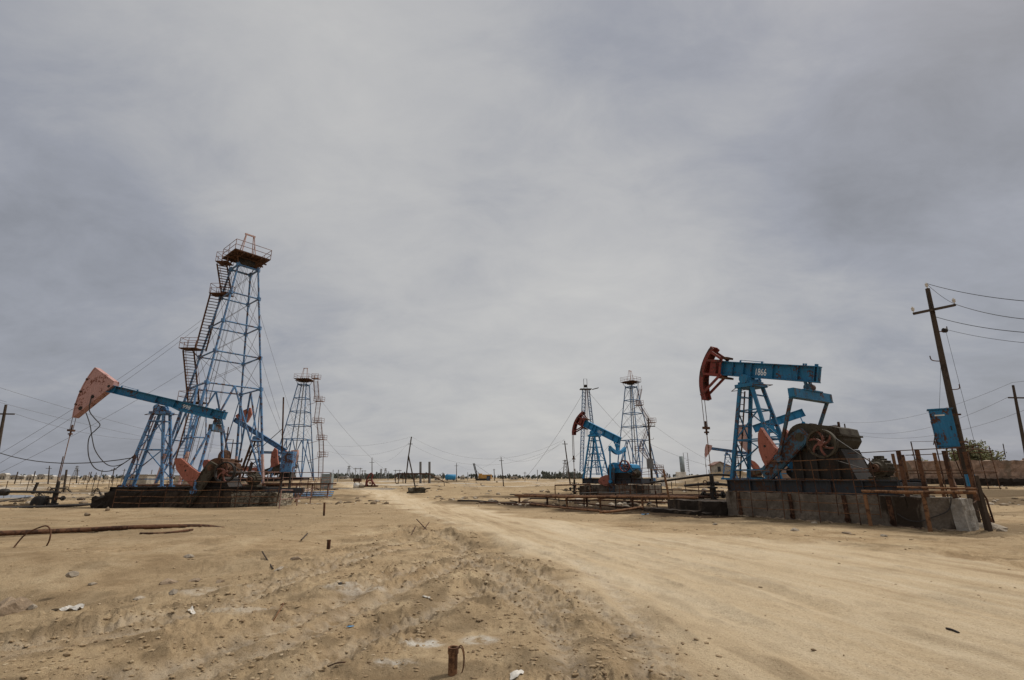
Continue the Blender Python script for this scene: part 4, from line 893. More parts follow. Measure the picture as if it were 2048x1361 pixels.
# derrick base platform
r = empty('steel_platform', (-26, 45.2, 0), 'rusty raised steel platform under the tall derrick', 'platform', 0)
b = MB(); b.box((0, 0, 1.05), (13.5, 6.5, .14)); b.box((0, -3.3, .85), (13.5, .12, .4)); b.build('deck', 'rust', r)
for k in range(8): b = MB(); b.box((-6.4+k*1.83, -3.1, .4), (.16, .16, 1.0)); b.build('leg', 'rustpink', r)
b = MB()
for z in (.5, 1.05): b.tube([(0, -3.3, 1.1+z), (6.8, -3.3, 1.1+z)], .03, 6)
for k in range(7): b.tube([(k*1.13, -3.3, 1.), (k*1.13, -3.3, 2.2)], .03, 6)
b.build('railing', 'rustpink', r)
YD2 = 113.; XD2 = -49.3
st = dict(corner=(1, 0), land=[(at(632, 758, YD2), (1.6, 1.6), True), (at(638, 803, YD2), (2.0, 1.6), True), (at(636, 846, YD2), (2.2, 1.6), True), (at(643, 880, YD2), (1.8, 1.6), True), (at(645, 914, YD2), (1.8, 1.6), True)],
          fl=[(at(631, 762, YD2), at(634, 800, YD2)), (at(637, 806, YD2), at(632, 845, YD2)), (at(638, 848, YD2), at(641, 880, YD2)), (at(642, 882, YD2), at(643, 913, YD2)), (at(642, 915, YD2), at(641, 960, YD2))], w=(.45, .1, 0))
derrick('blue derrick with stairs on its right side, behind the blue control cabinet', XD2, YD2, .0, 'lblue', 1, st, guy=[((XD2+3, YD2, 14), at(735, 962, 130), .8), ((XD2-3, YD2, 14), at(540, 955, 125), .8), ((XD2+2, YD2, 22), at(800, 962, 160), 2)], pipecol=1)
YD3 = 116.; XD3 = at(1268, 860, YD3).x
st = dict(corner=(1, 1), land=[(at(1278, 811, YD3), (1.8, 1.6), True), (at(1303, 846, YD3), (1.8, 1.6), True), (at(1280, 902, YD3), (2.2, 1.6), True), (at(1318, 940, YD3), (1.8, 1.6), True)],
          fl=[(at(1281, 778, YD3), at(1275, 810, YD3)), (at(1279, 812, YD3), at(1300, 846, YD3)), (at(1300, 848, YD3), at(1281, 900, YD3)), (at(1283, 903, YD3), at(1314, 940, YD3)), (at(1318, 941, YD3), at(1340, 962, YD3))], w=(.4, .2, 0))
derrick('pale blue derrick with zigzag stairs behind the small red-headed pump jack', XD3, YD3, .72, 'lblue', 1, st, guy=[((XD3+3, YD3, 15), at(1425, 925, 118), .6), ((XD3-2, YD3, 14), at(1150, 960, 130), 1), ((XD3+2, YD3, 10.), at(1430, 935, 118), .6), ((XD3-2, YD3, 18), at(1100, 955, 140), 1)], pipecol=1)
# slim twin lattice mast
YM = 118.; b0 = at(1163, 943, YM); b1 = at(1196, 950, YM); t0 = at(1168, 779, YM); t1 = at(1176, 779, YM)
r = empty('twin_mast', b0, 'slim twin-legged lattice mast left of the pale blue derrick', 'mast')
def lattice(a, c, w, n, rr):
    b = MB(); a = Vector(a); c = Vector(c)
    off = [Vector((sx*w/2, sy*w/2, 0)) for sx, sy in ((-1, -1), (1, -1), (1, 1), (-1, 1))]
    for o in off: b.tube([a+o, c+o], rr, 5)
    for i in range(n):
        p = a.lerp(c, i/n); q_ = a.lerp(c, (i+1)/n)
        for j in range(4): b.tube([p+off[j], p+off[(j+1) % 4]], rr*.7, 4); b.tube([p+off[j], q_+off[(j+1) % 4]], rr*.6, 4)
    return b
lattice((0, 0, 0), t0-b0, .75, 22, .06).build('mast_leg', 'lblue', r); lattice(b1-b0, t1-b0, .6, 22, .06).build('mast_leg', 'lblue', r)
b = MB(); tp = t0-b0; b.box(tp+Vector((.4, 0, 0)), (2.8, 1.6, .15)); b.box(tp+Vector((2.8, 0, .15)), (1.6, .8, .12), Euler((0, R(-15), 0))); b.build('top_platform', 'dark', r)
b = MB(); b.tube([tp+Vector((.1, 0, .8)), tp+Vector((.7, 0, .8))], .35, 10); b.tube([tp, tp+Vector((0, 0, 2.6)), tp+Vector((.8, 0, 2.6)), tp+Vector((.8, 0, 0))], .06, 5); b.build('crown_block', 'dark', r)
b = MB()
for s in (-.25, .25): b.tube([tp+Vector((.6+s, -.5, 0)), (tp+Vector((.6+s, -.5, 0))).lerp(Vector((1.4+s, -.5, 4)), .75)], .04, 5)
for i in range(46): c = (tp+Vector((.6, -.5, 0))).lerp(Vector((1.4, -.5, 4)), .75*i/46); b.tube([c-Vector((.25, 0, 0)), c+Vector((.25, 0, 0))], .03, 4)
b.build('ladder', 'rustpink', r)
b = MB(); b.tube(sag(tp+Vector((0, 0, -.5)), at(1050, 958, 130)-b0, 1), .03, 5); b.tube(sag(tp+Vector((1, 0, -.5)), at(1330, 940, 130)-b0, 1), .03, 5); b.build('guy_wire', 'wirel', r)

# ------------------------------------------------------------------ further pump jacks
def vary(base, **k): q = dict(base); q.update(k); return q
MO = at(1188.5, 867.6, 52.); MO.z = 0
QM = vary(QA, tilt=.46, lod=1, num=('1859', .28, .2, .44, .7), beam='midblue', tower='midblue', eq='cup', ez=4.35, gbm='midblue', gr=.55, pitm='midblue', crankm='steelblue', cranka=R(268), hub=(2.6, 2.6), pin=1.3, crankL=2.3,
          cw=[(.7, .2), (.7, .6), (.95, 1.2), (1.3, 1.45), (1.6, 1.3), (1.75, .6), (1.75, .2)], cwleft=1, yc=1.35, gw=.8, sky=.95, flyc=(4.1, 2.75, .55), rimm='red', carrier=3.6, rod=1.2)
QM['head'] = dict(style='frame', R=2.68, a0=R(-28), a1=R(36), mat='red')
make_pump('mid-distance bright blue pump jack with raised red horse head', MO, -.72, QM)
f = empty('concrete_foundation', MO, 'oil-stained foundation under the mid-distance red-headed pump jack', 'foundation', -.72)
b = MB(); b.rough((2.9, 0, .4), (7.2, 2.4, 1.1), .03, .3, 31); b.build('block', 'conc', f); b = MB(); b.rough((-.6, -.4, .35), (1.5, 1.6, 1.0), .05, .3, 32); b.build('tank_block', 'concdark', f)
wellhead(Vector((MO.x-2.74*math.cos(.72), MO.y+2.74*math.sin(.72), -.1)), -.72, 'dark wellhead below the mid-distance red horse head')
# two pumps behind the tall derrick
q = vary(QL, tilt=.52, lod=1, num=None, beam='lblue', tower='rust', haunch=None, head=dict(style='plate', R=3.55, a0=R(14), a1=R(42), mat='orange', w=.15, back=[(-2.1, 1.9), (-1.95, .9), (-2.6, .75), (-3.2, .78)], hang=False, holes=[]),
         xa=-3.3, xb=3.6, zp=5.9, zs=1.7, xe=3.3, ez=3.6, hub=(4.0, 2.9), cranka=R(200), gr=.45, fyt=.35, flyc=(4.6, 2.8, .4), motor=None, skid=(-1.4, 6.), yw=.9, ladder='rust')
BO = at(513, 873, 55.); BO.z = 0; make_pump('blue-beamed pump jack with orange head folded up, seen through the tall derrick', BO, .05, q)
q = vary(QL, tilt=-.03, lod=0, num=None, beam='lblue', tower='rust', zp=5.9, zs=1.2, haunch=None, carrier=3.6, rod=1.2, motor=None, yw=.9, cranka=R(100)); q['head'] = dict(QL['head']); q['head']['mat'] = 'palepink'; q['head']['R'] = 4.5; q['xa'] = -3.2
q['head']['back'] = [(-3.0, .95), (-3.1, .1)]; q['head']['a0'] = R(-20); q['head']['a1'] = R(14)
BO = at(554, 912, 98.); BO.z = 0; make_pump('distant pump jack with pale pink head facing right, beyond the blue cabinet', BO, PI-.15, q)
# right background pumps
q = vary(QA, tilt=-.30, lod=1, num=None, beam='midblue', tower='midblue', eq='cup', gbm='steelblue', cranka=R(60), hub=(2.6, 2.6), ez=5.9, pin=1.1, carrier=3.0, rod=1.2, cwm='palepink')
q['head'] = dict(style='plate', R=3.3, a0=R(-26), a1=R(24), mat='palepink', w=.25, back=[(-1.9, 1.05), (-1.9, .0)], holes=[])
BO = at(1545, 861, 47.); BO.z = 0; make_pump('blue pump jack with pink head lowered, seen behind the 1866 tower', BO, -.5, q)
q = vary(QL, tilt=.16, lod=0, num=None, beam='lblue', tower='lblue', zp=5.9, zs=1.6, haunch=None, carrier=3.8, rod=1.2, motor=None, cranka=R(20), xb=3.6, xa=-2.6, yw=.9, hub=(3.9, 2.4), skm='midblue', xe=3.3)
q['head'] = dict(style='plate', R=3.7, a0=R(-21), a1=R(17), mat='pink', w=.2, back=[(-2.5, 1.0), (-2.7, .1)], holes=[])
BO = at(1453, 905, 90.); BO.z = 0; make_pump('small distant pump jack with pink head, left of the 1866 tower', BO, -.3, q)

# ------------------------------------------------------------------ left group extras
r = empty('control_cabinet', at(574, 945, 33.5), 'blue steel control cabinet on dark legs right of the tall derrick', 'cabinet')
b = MB(); b.box((0, 0, .68), (.76, .6, 1.34)); b.build('case', 'lblue', r); b = MB(); b.box((.02, -.31, .68), (.66, .02, 1.2)); dr = b.build('door', 'lblue', r)
b = MB(); b.box((.1, -.325, 1.15), (.2, .01, .06)); b.build('vent', 'dark', dr)
for s in (-.3, .25): b = MB(); b.box((s, 0, -.9), (.08, .08, 1.8)); b.build('leg', 'dark', r)
b = MB(); p0 = at(565.5, 975, 34.5); p0.z = 0; p1 = at(567, 795, 34.5); b.tube([p0, p1], .055, 8); t = b.build('steel_mast', 'rust'); tag(t, 'tall thin rusty steel mast beside the blue control cabinet', 'mast')
wire(at(566, 857, 34.5), at(525, 893, 34.5), .0, 'short stay wire from the thin mast down to the left', .025)
r = empty('brown_tank', at(441, 965, 36), 'upright brown tank with pipe behind the left gearbox', 'tank')
b = MB(); b.tube([(0, 0, -1.), (0, 0, 1.9), (0, 0, 2.15), (0, 0, 2.25)], [.42, .42, .32, .1], 18); b.build('shell', 'rust', r, True); b = MB(); b.tube([(-.05, 0, 2.2), (-.05, 0, 3.9)], .04, 6); b.tube([(-.2, 0, 3.4), (.1, 0, 3.4)], .04, 6); b.tube([(-.05, 0, 3.0), (.45, 0, 3.0), (.45, 0, 0)], .03, 6); b.build('vent_pipe', 'rust', r)
r = empty('grey_cabinet', at(653, 977, 62), 'pale grey metal cabinet on a stand at the roadside', 'cabinet')
b = MB(); b.box((0, 0, .85), (1.25, .8, 1.7)); b.build('case', 'greyc', r); b = MB(); b.box((-.3, -.41, .85), (.58, .02, 1.6)); b.box((.31, -.41, .85), (.58, .02, 1.6)); b.build('door', 'greyc', r); b = MB(); b.box((0, 0, -.1), (2.6, 1., .12)); b.box((-1.0, 0, -.5), (.1, .1, .8)); b.box((1.0, 0, -.5), (.1, .1, .8)); b.tube([(.6, 0, 1.7), (.6, 0, 2.2)], .03, 5); b.build('stand', 'rust', r)
# blue pipes
for k in range(3):
    a = at(578+k*3, 986+k*3, 44-k*.6); c = at(668-k*2, 984+k*4, 46-k*.6); pipe([a, a.lerp(c, .5), c], .06, ['top', 'middle', 'lowest'][k]+' of the three blue pipes beside the road at the left', 'lblue', 2, 'blue_pipe', 'blue pipes beside the road')
# pinkish pipe railings around the left group
def railing(p0, p1, label, n, h, mat='rustpink', rows=2, rr=.03, grp='rusty pipe railings', thick=None):
    p0 = Vector(p0); p1 = Vector(p1); r = empty('pipe_railing', p0, label, 'railing', 0, grp); d = p1-p0; b = MB()
    for i in range(rows): z = h*(1-i/rows); b.tube([Vector((0, 0, z)), d*.5+Vector((0, 0, z-.03)), d+Vector((0, 0, z))], rr, 6)
    b.build('rail', mat, r)
    for k in range(n): c = d*(k/(n-1)); b = MB(); b.tube([c+Vector((0, 0, -.2)), c+Vector((0, 0, h))], rr*1.05, 6); b.build('upright', mat, r)
railing(G(558, 1018), G(620, 1008), 'pinkish pipe railing at the right end of the left rubble foundation', 3, .95)
railing(at(556, 1000, 33), at(640, 985, 47), 'rusty railing running back towards the grey cabinet', 6, 1.2, 'rust', 3)
railing(at(600, 990, 55), at(660, 982, 60), 'rusty railing in front of the distant left derrick', 5, 1.3, 'rustpink', 2)
for k, (u, v) in enumerate((((583, 985), (570, 1008)), ((605, 985), (590, 1004)))):
    b = MB(); b.bar(at(*u, 33.5), at(v[0], v[1], 32.6), .09, .09); t = b.build('steel_prop', 'rust'); tag(t, ['left', 'right'][k]+' slanting rusty prop beside the rubble foundation', 'prop', 'slanting props')
# raised rusty walkway behind cabinet
r = empty('walkway', at(600, 968, 42), 'low rusty steel walkway behind the blue control cabinet', 'walkway'); b = MB(); b.box((0, 0, .0), (5.6, 1.4, .12)); b.build('deck', 'rust', r)
for k in range(5): b = MB(); b.box((-2.6+k*1.3, -.6, -.6), (.1, .1, 1.2)); b.build('leg', 'rustpink', r)
b = MB(); b.tube([(-2.7, -.65, .9), (2.7, -.65, .9)], .03, 6); b.tube([(-2.7, -.65, .5), (2.7, -.65, .5)], .03, 6)
for k in range(8): b.tube([(-2.7+k*.77, -.65, 0), (-2.7+k*.77, -.65, .9)], .02, 5)
b.build('railing', 'rustpink', r)
# pale hut seen through the left tower
r = empty('small_hut', at(282, 962, 110), 'small cream hut seen through the left pump tower', 'hut'); b = MB(); b.box((0, 0, .2), (4.6, 3, 2.0)); b.build('wall', 'housew', r); b = MB(); b.box((0, 0, 1.27), (5, 3.4, .14)); b.build('roof', 'houser', r); b = MB(); b.box((-1, -1.52, .5), (.7, .04, .7)); b.build('window', 'glassd', r)
r = empty('small_hut', at(376, 962, 112), 'small cream hut low behind the tall derrick', 'hut'); b = MB(); b.box((0, 0, .1), (4.0, 3, 1.8)); b.build('wall', 'housew', r); b = MB(); b.box((0, 0, 1.07), (4.4, 3.4, .14)); b.build('roof', 'houser', r)

# ------------------------------------------------------------------ centre: pipe rack in front of the middle pump
A = gr(1030, 1012); A.z = .62; B_ = RW(-3.2, -.6, .66); dv = (B_-A).normalized(); nv = Vector((-dv.y, dv.x, 0))
if nv.y < 0: nv = -nv
for k, (o, zz, e0, e1, rr, mt) in enumerate(((0, .0, 0, 0, .07, 'rustl'), (.22, .03, .8, .3, .06, 'rust'), (.42, .02, 1.4, -.2, .075, 'rustl'), (.62, .05, .3, .2, .05, 'rust'), (.9, .02, 2.2, .8, .06, 'rust'), (1.5, .1, 5, 0, .05, 'rust'))):
    a = A+dv*e0+nv*o+Vector((0, 0, zz)); c = B_-dv*e1+nv*o+Vector((0, 0, zz+.04))
    pipe([a, a.lerp(c, .3)-Vector((0, 0, .05)), a.lerp(c, .7), c], rr, ['nearest pipe', 'second pipe', 'third and thickest pipe', 'fourth pipe', 'fifth pipe', 'farthest thin pipe'][k]+' on the low rusty rack left of the 1866 pump', mt, 4, 'long_pipe', 'long pipes on the low rack')
L_ = (B_-A).length
for k, (f_, o) in enumerate(((.03, 0), (.2, .2), (.33, 0), (.42, .6), (.52, 0), (.68, .3), (.74, 0), (.9, .5))):
    p = A+dv*L_*f_+nv*o; b = MB(); b.tube([Vector((p.x, p.y, -.2)), Vector((p.x, p.y, p.z-.03))], .06, 8); b.bar(Vector((p.x, p.y, p.z-.1))-nv*.15, Vector((p.x, p.y, p.z-.1))+nv*.9, .07, .07); t = b.build('rack_stand', 'rustl' if k % 2 == 0 else 'rust'); tag(t, 'rusty stand under the long pipe rack, number %d counted from its far left end' % (k+1) if 0 else ['leftmost', 'second', 'third', 'fourth', 'fifth', 'sixth', 'seventh', 'rightmost'][k]+' rusty stand counted from the left under the long pipe rack', 'pipe stand', 'stands under the pipe rack')
for k, (a, c, z0, z1, rr) in enumerate((((1045, 1008), (1195, 1024), .15, .1, .05), ((1060, 1012), (1215, 1027), .1, .08, .05), ((1200, 1029), (1285, 1023), .08, .2, .06), ((1020, 1005), (1130, 1016), .1, .05, .04), ((1150, 1012), (1330, 1025), .2, .1, .05))):
    a = G(*a)+Vector((0, 0, z0)); c = G(*c)+Vector((0, 0, z1)); pipe([a, a.lerp(c, .5)-Vector((0, 0, .03)), c], rr, ['upper of two parallel', 'lower of two parallel', 'short pale', 'leftmost thin', 'long dark'][k]+' pipe lying on the ground below the rack', 'rustl' if k in (2, 1) else 'rust', 3, 'fallen_pipe', 'pipes lying below the rack')
A2 = gr(1110, 1000); b = MB()
a = at(1110, 971, 42); c = at(1180, 969, 44); b.tube([Vector((a.x, a.y, -.2)), a, c, Vector((c.x, c.y, 0))], .06, 8); b.tube([a.lerp(c, .6), at(1150, 985, 42)], .03, 6); t = b.build('pipe_gantry', 'rust'); tag(t, 'angular rusty pipe frame left of the mid-distance pump jack', 'pipe frame')
b = MB(); p0 = at(1344, 1024, 25.5); p0.z = -.1; b.tube([p0, at(1327, 940, 25.5)], .055, 8); b.tube([at(1327, 940, 25.5), at(1300, 940, 29)], .03, 6); t = b.build('leaning_post', 'rustl'); tag(t, 'slender rusty post rising beside the dark oily pad', 'post')
pipe([at(1300, 966, 30), at(1360, 958, 28), at(1425, 950, 26), at(1470, 952, 25)], .06, 'dark overhead pipe leading to the right wellhead', 'dark', 4)
pipe([at(1370, 972, 28), at(1425, 968, 25.5), RW(-1.2, .4, 1.25)], .07, 'dark middle pipe leading into the right skid', 'dark', 4)
pipe([at(1340, 992, 27), at(1400, 994, 25.5), RW(-2.6, .2, .75)], .06, 'rusty lower pipe joining the right wellhead', 'rust', 4)
# railing near middle pump
railing(at(1240, 1002, 42), at(1325, 1002, 38), 'rusty railing right of the mid-distance pump jack', 8, 1.25, 'rust', 3)
railing(at(1172, 992, 50.), at(1262, 990, 47), 'thin railing in front of the mid-distance foundation', 7, 1.0, 'rust', 2, .022)
railing(at(1270, 975, 62), at(1330, 972, 60), 'pinkish railing behind the pole with the grey box', 5, 2.2, 'rustpink', 3)
pp = at(1306, 1000, 56); pp.z = 0; pq, _ = pole(pp, at(1296.5, 837, 58), 'weathered pole carrying a grey box beside the mid-distance pump jack', 1.5, .885, (1, .2, 0), .13, ((.7, 1),))
r = empty('grey_box', at(1300, 928, 56), 'grey metal box mounted on the mid-distance pole', 'electrical box'); b = MB(); b.box((0, 0, 0), (.62, .45, 1.1)); b.build('case', 'hazegrey', r); b = MB(); b.box((.02, -.235, 0), (.52, .02, .98)); b.build('door', 'hazegrey', r)
r = empty('switch_box', at(1309, 961, 56), 'tiny blue switch box low on the mid-distance pole', 'switch box'); b = MB(); b.box((0, 0, 0), (.26, .2, .5)); b.build('case', 'lblue', r); b = MB(); b.box((0, -.11, 0), (.2, .01, .4)); b.build('door', 'lblue', r)

# tangled oily pipework between the two right-hand pumps
CL = [((1095, 1001), (1330, 1009), .30, .30, .055, 'dark'), ((1130, 1006), (1400, 1014), .18, .25, .05, 'rust'), ((1160, 1003), (1260, 996), .55, .5, .04, 'dark'), ((1180, 1012), (1345, 1004), .35, .65, .04, 'rust'), ((1240, 1000), (1420, 1003), .45, .45, .06, 'dark'), ((1060, 1004), (1180, 1009), .22, .2, .04, 'dark'),
      ((1300, 985), (1430, 989), .3, .35, .06, 'dark'), ((1290, 978), (1420, 981), .35, .3, .05, 'rust'), ((1335, 972), (1445, 975), .3, .3, .05, 'dark'), ((1200, 988), (1310, 992), .2, .2, .05, 'dark'), ((1105, 985), (1190, 990), .3, .25, .05, 'dark'), ((1100, 993), (1220, 998), .15, .15, .05, 'rust'), ((1020, 992), (1110, 996), .12, .1, .05, 'dark'),
      ((915, 1004), (1035, 1009), .08, .08, .06, 'dark'), ((960, 1008), (1090, 1013), .06, .08, .05, 'rust'), ((1340, 1000), (1450, 1006), .75, .8, .05, 'rust')]
WH = ['top long dark', 'second long brown', 'short raised dark', 'slanting brown', 'thick dark near the wellhead', 'far left dark', 'thick dark behind the wellhead', 'brown behind the wellhead', 'rearmost dark', 'dark below the mid-distance foundation', 'dark left of the mid-distance wellhead', 'brown left of the rack', 'thin dark farther left', 'leftmost oily', 'leftmost brown', 'raised brown beside the 1866 foundation']
for k_, (a, c, z0, z1, rr, mt) in enumerate(CL):
    a = G(*a)+Vector((0, 0, z0)); c = G(*c)+Vector((0, 0, z1)); pipe([a, a.lerp(c, .33)+Vector((0, 0, .03)), a.lerp(c, .66)-Vector((0, 0, .04)), c], rr, WH[k_]+' pipe in the oily tangle left of the 1866 pump', mt, 3, 'flow_pipe', 'oily pipes of the right-hand tangle')
PO = [(1118, 1010, .8), (1168, 1016, .75), (1196, 1006, 1.0), (1232, 1018, .8), (1262, 1008, .9), (1315, 1019, .95), (1345, 990, 1.3), (1372, 986, 1.2), (1398, 990, 1.2), (1352, 975, 1.6), (1218, 992, 1.2), (1276, 990, 1.5)]
for k_, (px, py, hh) in enumerate(PO):
    c = G(px, py); b = MB(); b.bar(c-Vector((0, 0, .2)), c+Vector((.04*math.sin(k_), 0, hh)), .07, .06); t = b.build('pipe_support', 'rust' if k_ % 3 else 'dark'); tag(t, ['first', 'second', 'third', 'fourth', 'fifth', 'sixth', 'eighth', 'tenth', 'eleventh', 'ninth', 'seventh', 'twelfth'][k_]+' short support post in the oily pipe tangle', 'support post', 'support posts of the pipe tangle')
DB = [(1250, 1016, .5, .3, .2), (1300, 1012, .7, .4, .3), (1195, 1020, .4, .25, .12), (1375, 1000, .5, .4, .3), (1130, 1013, .5, .3, .12), (1085, 1010, .4, .25, .1), (1345, 1024, .5, .35, .25), (1270, 1000, .8, .5, .3), (1160, 996, .6, .4, .25), (1410, 983, .7, .5, .4)]
for k_, (px, py, a, b_, hh) in enumerate(DB):
    c = G(px, py); b = MB(); b.rock((c.x, c.y, c.z+hh*.3), (a*.6, b_*.6, hh*.7), 60+k_, k_, 2); t = b.build('oily_lump', 'concdark' if k_ % 3 else 'rock'); tag(t, ('dark oil-caked' if k_ % 3 else 'pale')+' lump of debris lying under the pipe tangle', 'debris', 'pale debris lumps' if k_ % 3 == 0 else 'oily debris lumps')
c = G(1286, 1004); r = empty('drip_tray', c, 'low dark oily tray platform in the middle of the pipe tangle', 'tray'); b = MB(); b.box((0, 0, .35), (3.4, 1.6, .08)); b.build('deck', 'concdark', r)
for q_ in (-1.5, 0, 1.5): b = MB(); b.box((q_, -.7, .1), (.1, .1, .5)); b.build('leg', 'rust', r)

# ------------------------------------------------------------------ right background
r = empty('earth_wall', (0, 0, 0), 'long crumbling pink earth wall at the right edge', 'wall')
w0 = at(1812, 958, 62); w1 = at(2150, 962, 60); b = MB(); c = (w0+w1)/2; L_ = (w1-w0).length; ang = math.atan2(w1.y-w0.y, w1.x-w0.x)
b.rough((c.x, c.y, 2.1), (L_, .6, 3.1), .09, .45, 41, ang); b.rough((c.x+9, c.y-.1, 3.75), (L_*.40, .65, .35), .08, .4, 43, ang); b.build('wall_face', 'earthwall', r); b = MB(); b.rough((c.x, c.y-.5, 1.0), (L_, .6, 1.0), .1, .45, 42, ang); b.build('plinth', 'concdark', r)
b = MB(); b.rough((c.x-14, c.y+2.5, 2.0), (20, .5, 2.4), .1, .5, 45, ang); t = b.build('low_wall', 'earthwall'); tag(t, 'lower broken brown wall behind the 1866 motor', 'wall')
# bush
def bush(c, rx, rz, n, seed, label):
    rd = random.Random(seed); root = empty('bush', c, label, 'bush'); s = MB(); lf = MB(); lf2 = MB()
    for i in range(46):
        a = rd.uniform(0, 2*PI); sp = rd.uniform(.1, 1); L = rz*rd.uniform(.7, 1.02)*(1-.35*sp*sp); e = Vector((math.cos(a)*rx*sp, math.sin(a)*rx*.6*sp, L)); pts = [Vector((e.x*.1, e.y*.1, 0)), Vector((e.x*.5, e.y*.5, L*.55)), e]
        pts = smoothpath(pts, 3); s.tube(pts, [.05*(1-k/len(pts))+.012 for k in range(len(pts))], 4)
        for k in range(n):
            t = rd.uniform(.3, 1); p = pts[0].lerp(pts[-1], t)+Vector((rd.gauss(0, .28), rd.gauss(0, .28), rd.gauss(0, .22))); v = Vector((rd.gauss(0, 1), rd.gauss(0, 1), rd.gauss(.5, 1))).normalized()*rd.uniform(.2, .42); u = v.cross(Vector((rd.gauss(0, 1), rd.gauss(0, 1), 1))).normalized()*.10
            (lf if rd.random() < .6 else lf2).add([p, p+v*.5+u, p+v, p+v*.5-u], [(0, 1, 2, 3)])
    s.build('stem', 'twig', root); lf.build('leaves', 'leaf', root); lf2.build('leaves', 'leaf2', root)
bc = at(1957, 945, 66); bc.z = 1.6; bush(bc, 3.7, 4.9, 120, 3, 'large sparse green bush rising behind the earth wall')
bc = at(1845, 945, 66); bc.z = 1.8; bush(bc, 1.2, 2.5, 6, 5, 'small scraggly bush behind the left end of the earth wall')
b = MB(); b.tube([at(2011, 915, 62), at(2006, 888, 62)], .05, 6); t = b.build('thin_stake', 'wood'); tag(t, 'thin leaning stake on top of the earth wall', 'stake')
# silo and shed on the mound
c = at(1366, 940, 100); r = empty('silo', c, 'rusty cylindrical silo with frame on the dark mound', 'silo'); b = MB(); b.tube([(-.1, 0, -1.8), (-.1, 0, 2.6)], .85*.5, 14); b.build('shell', 'greyc', r, True); b = MB(); b.tube([(.35, 0, -.5), (.35, 0, 3.3), (1.2, 0, 3.3), (1.2, 0, -.5)], .05, 5)
for k in range(6): b.tube([(.8, 0, -.2+.4*k), (1.2, 0, -.2+.4*k)], .03, 4)
b.build('frame', 'rust', r)
c = at(1441, 941, 118); r = empty('shed', c, 'small cream shed with pitched roof beyond the polished rod', 'shed'); b = MB(); b.prism([(-1.9, -1), (2.4, -1), (2.4, .7), (-.6, 1.9), (-1.9, 1.3)], -1.5, 1.5); b.build('wall', 'housew', r); b = MB(); b.prism([(-2.2, 1.2), (-.6, 2.0), (3., .5), (3., .35), (-.6, 1.8), (-2.2, 1.05)], -1.8, 1.8); b.build('roof', 'rustpink', r); b = MB(); b.box((-.9, -1.52, .2), (.7, .04, 1.2)); b.build('door', 'glassd', r)
c = at(1362, 950, 82); b = MB(); b.rough((c.x, c.y, c.z), (1.7, .08, .9), .02, .3, 4); t = b.build('sheet_metal', 'cloth'); tag(t, 'whitish upright sheet metal panel below the silo', 'panel')
c = at(1327, 967, 60); b = MB(); b.box((c.x, c.y, c.z), (.4, .3, .7)); b.box((c.x, c.y, c.z+.38), (.5, .36, .06)); t = b.build('utility_cover', 'porcelain'); tag(t, 'small whitish upright cover near the dark pipes', 'cover')

# ------------------------------------------------------------------ poles further away
def fpole(px, py0, py1, Y, label, arm=1.5, r_=.13, px1=None, az=.88): 
    f0 = at(px1 if px1 else px, py1, Y); return pole(f0, at(px, py0, Y), label, arm, az, (1, .1, 0), r_, (), 'utility poles', False)
_, eL = fpole(12, 810, 960, 45, 'dark utility pole cut by the left edge of the picture', 2.0, .15, -16, .87)
_, eR = fpole(2026, 771, 962, 43, 'utility pole cut by the right edge of the picture', 1.7, .14, 2062, .86)
_, e1 = fpole(1689, 848, 958, 75, 'utility pole with crossarm behind the 1866 gearbox', 2.0, .14, 1706, .86)
_, e2 = fpole(1129, 882, 966, 93, 'leaning utility pole left of the mid-distance pump jack', 1.0, .13, 1140, .92)
_, e3 = fpole(1002, 914, 971, 118, 'slightly leaning thin pole in the centre distance', 1.1, .12, 1007, .86)
_, e4 = fpole(913, 927, 962, 190, 'thin distant pole left of the crane', 1.5, .15, 913, .85)
_, e5 = fpole(744, 916, 963, 170, 'upright distant pole with crossarm above the red machine', 1.7, .15, 744, .8)
_, e6 = fpole(99, 932, 968, 110, 'distant pole with crossarm near the left houses', 1.2, .12, 96, .85)
_, e7 = fpole(155, 938, 966, 120, 'distant pole beside the lattice pylon at the left', 1.2, .12, 153, .85)
_, e8 = fpole(988, 938, 961, 170, 'short distant pole right of the crane', .8, .15, 989, .9)
c = at(821, 974, 100); tp = at(823, 874, 100); kn = at(817, 912, 100); r = empty('braced_pole', c, 'kinked A-legged utility pole in the centre distance', 'utility pole', 0, 'utility poles')
for q_ in ((811, 967), (831, 977)): b = MB(); b.tube([at(*q_, 100)-c, kn-c], .13, 7); b.build('leg', 'wood', r)
b = MB(); b.tube([kn-c-Vector((0, 0, .3)), tp-c], .12, 7); b.build('pole', 'wood', r); b = MB(); m = (kn-c).lerp(tp-c, .62); b.bar(m-Vector((.45, 0, 0)), m+Vector((.45, 0, 0)), .1, .1); b.build('crossarm', 'wood', r)
ea = tp
k = 0
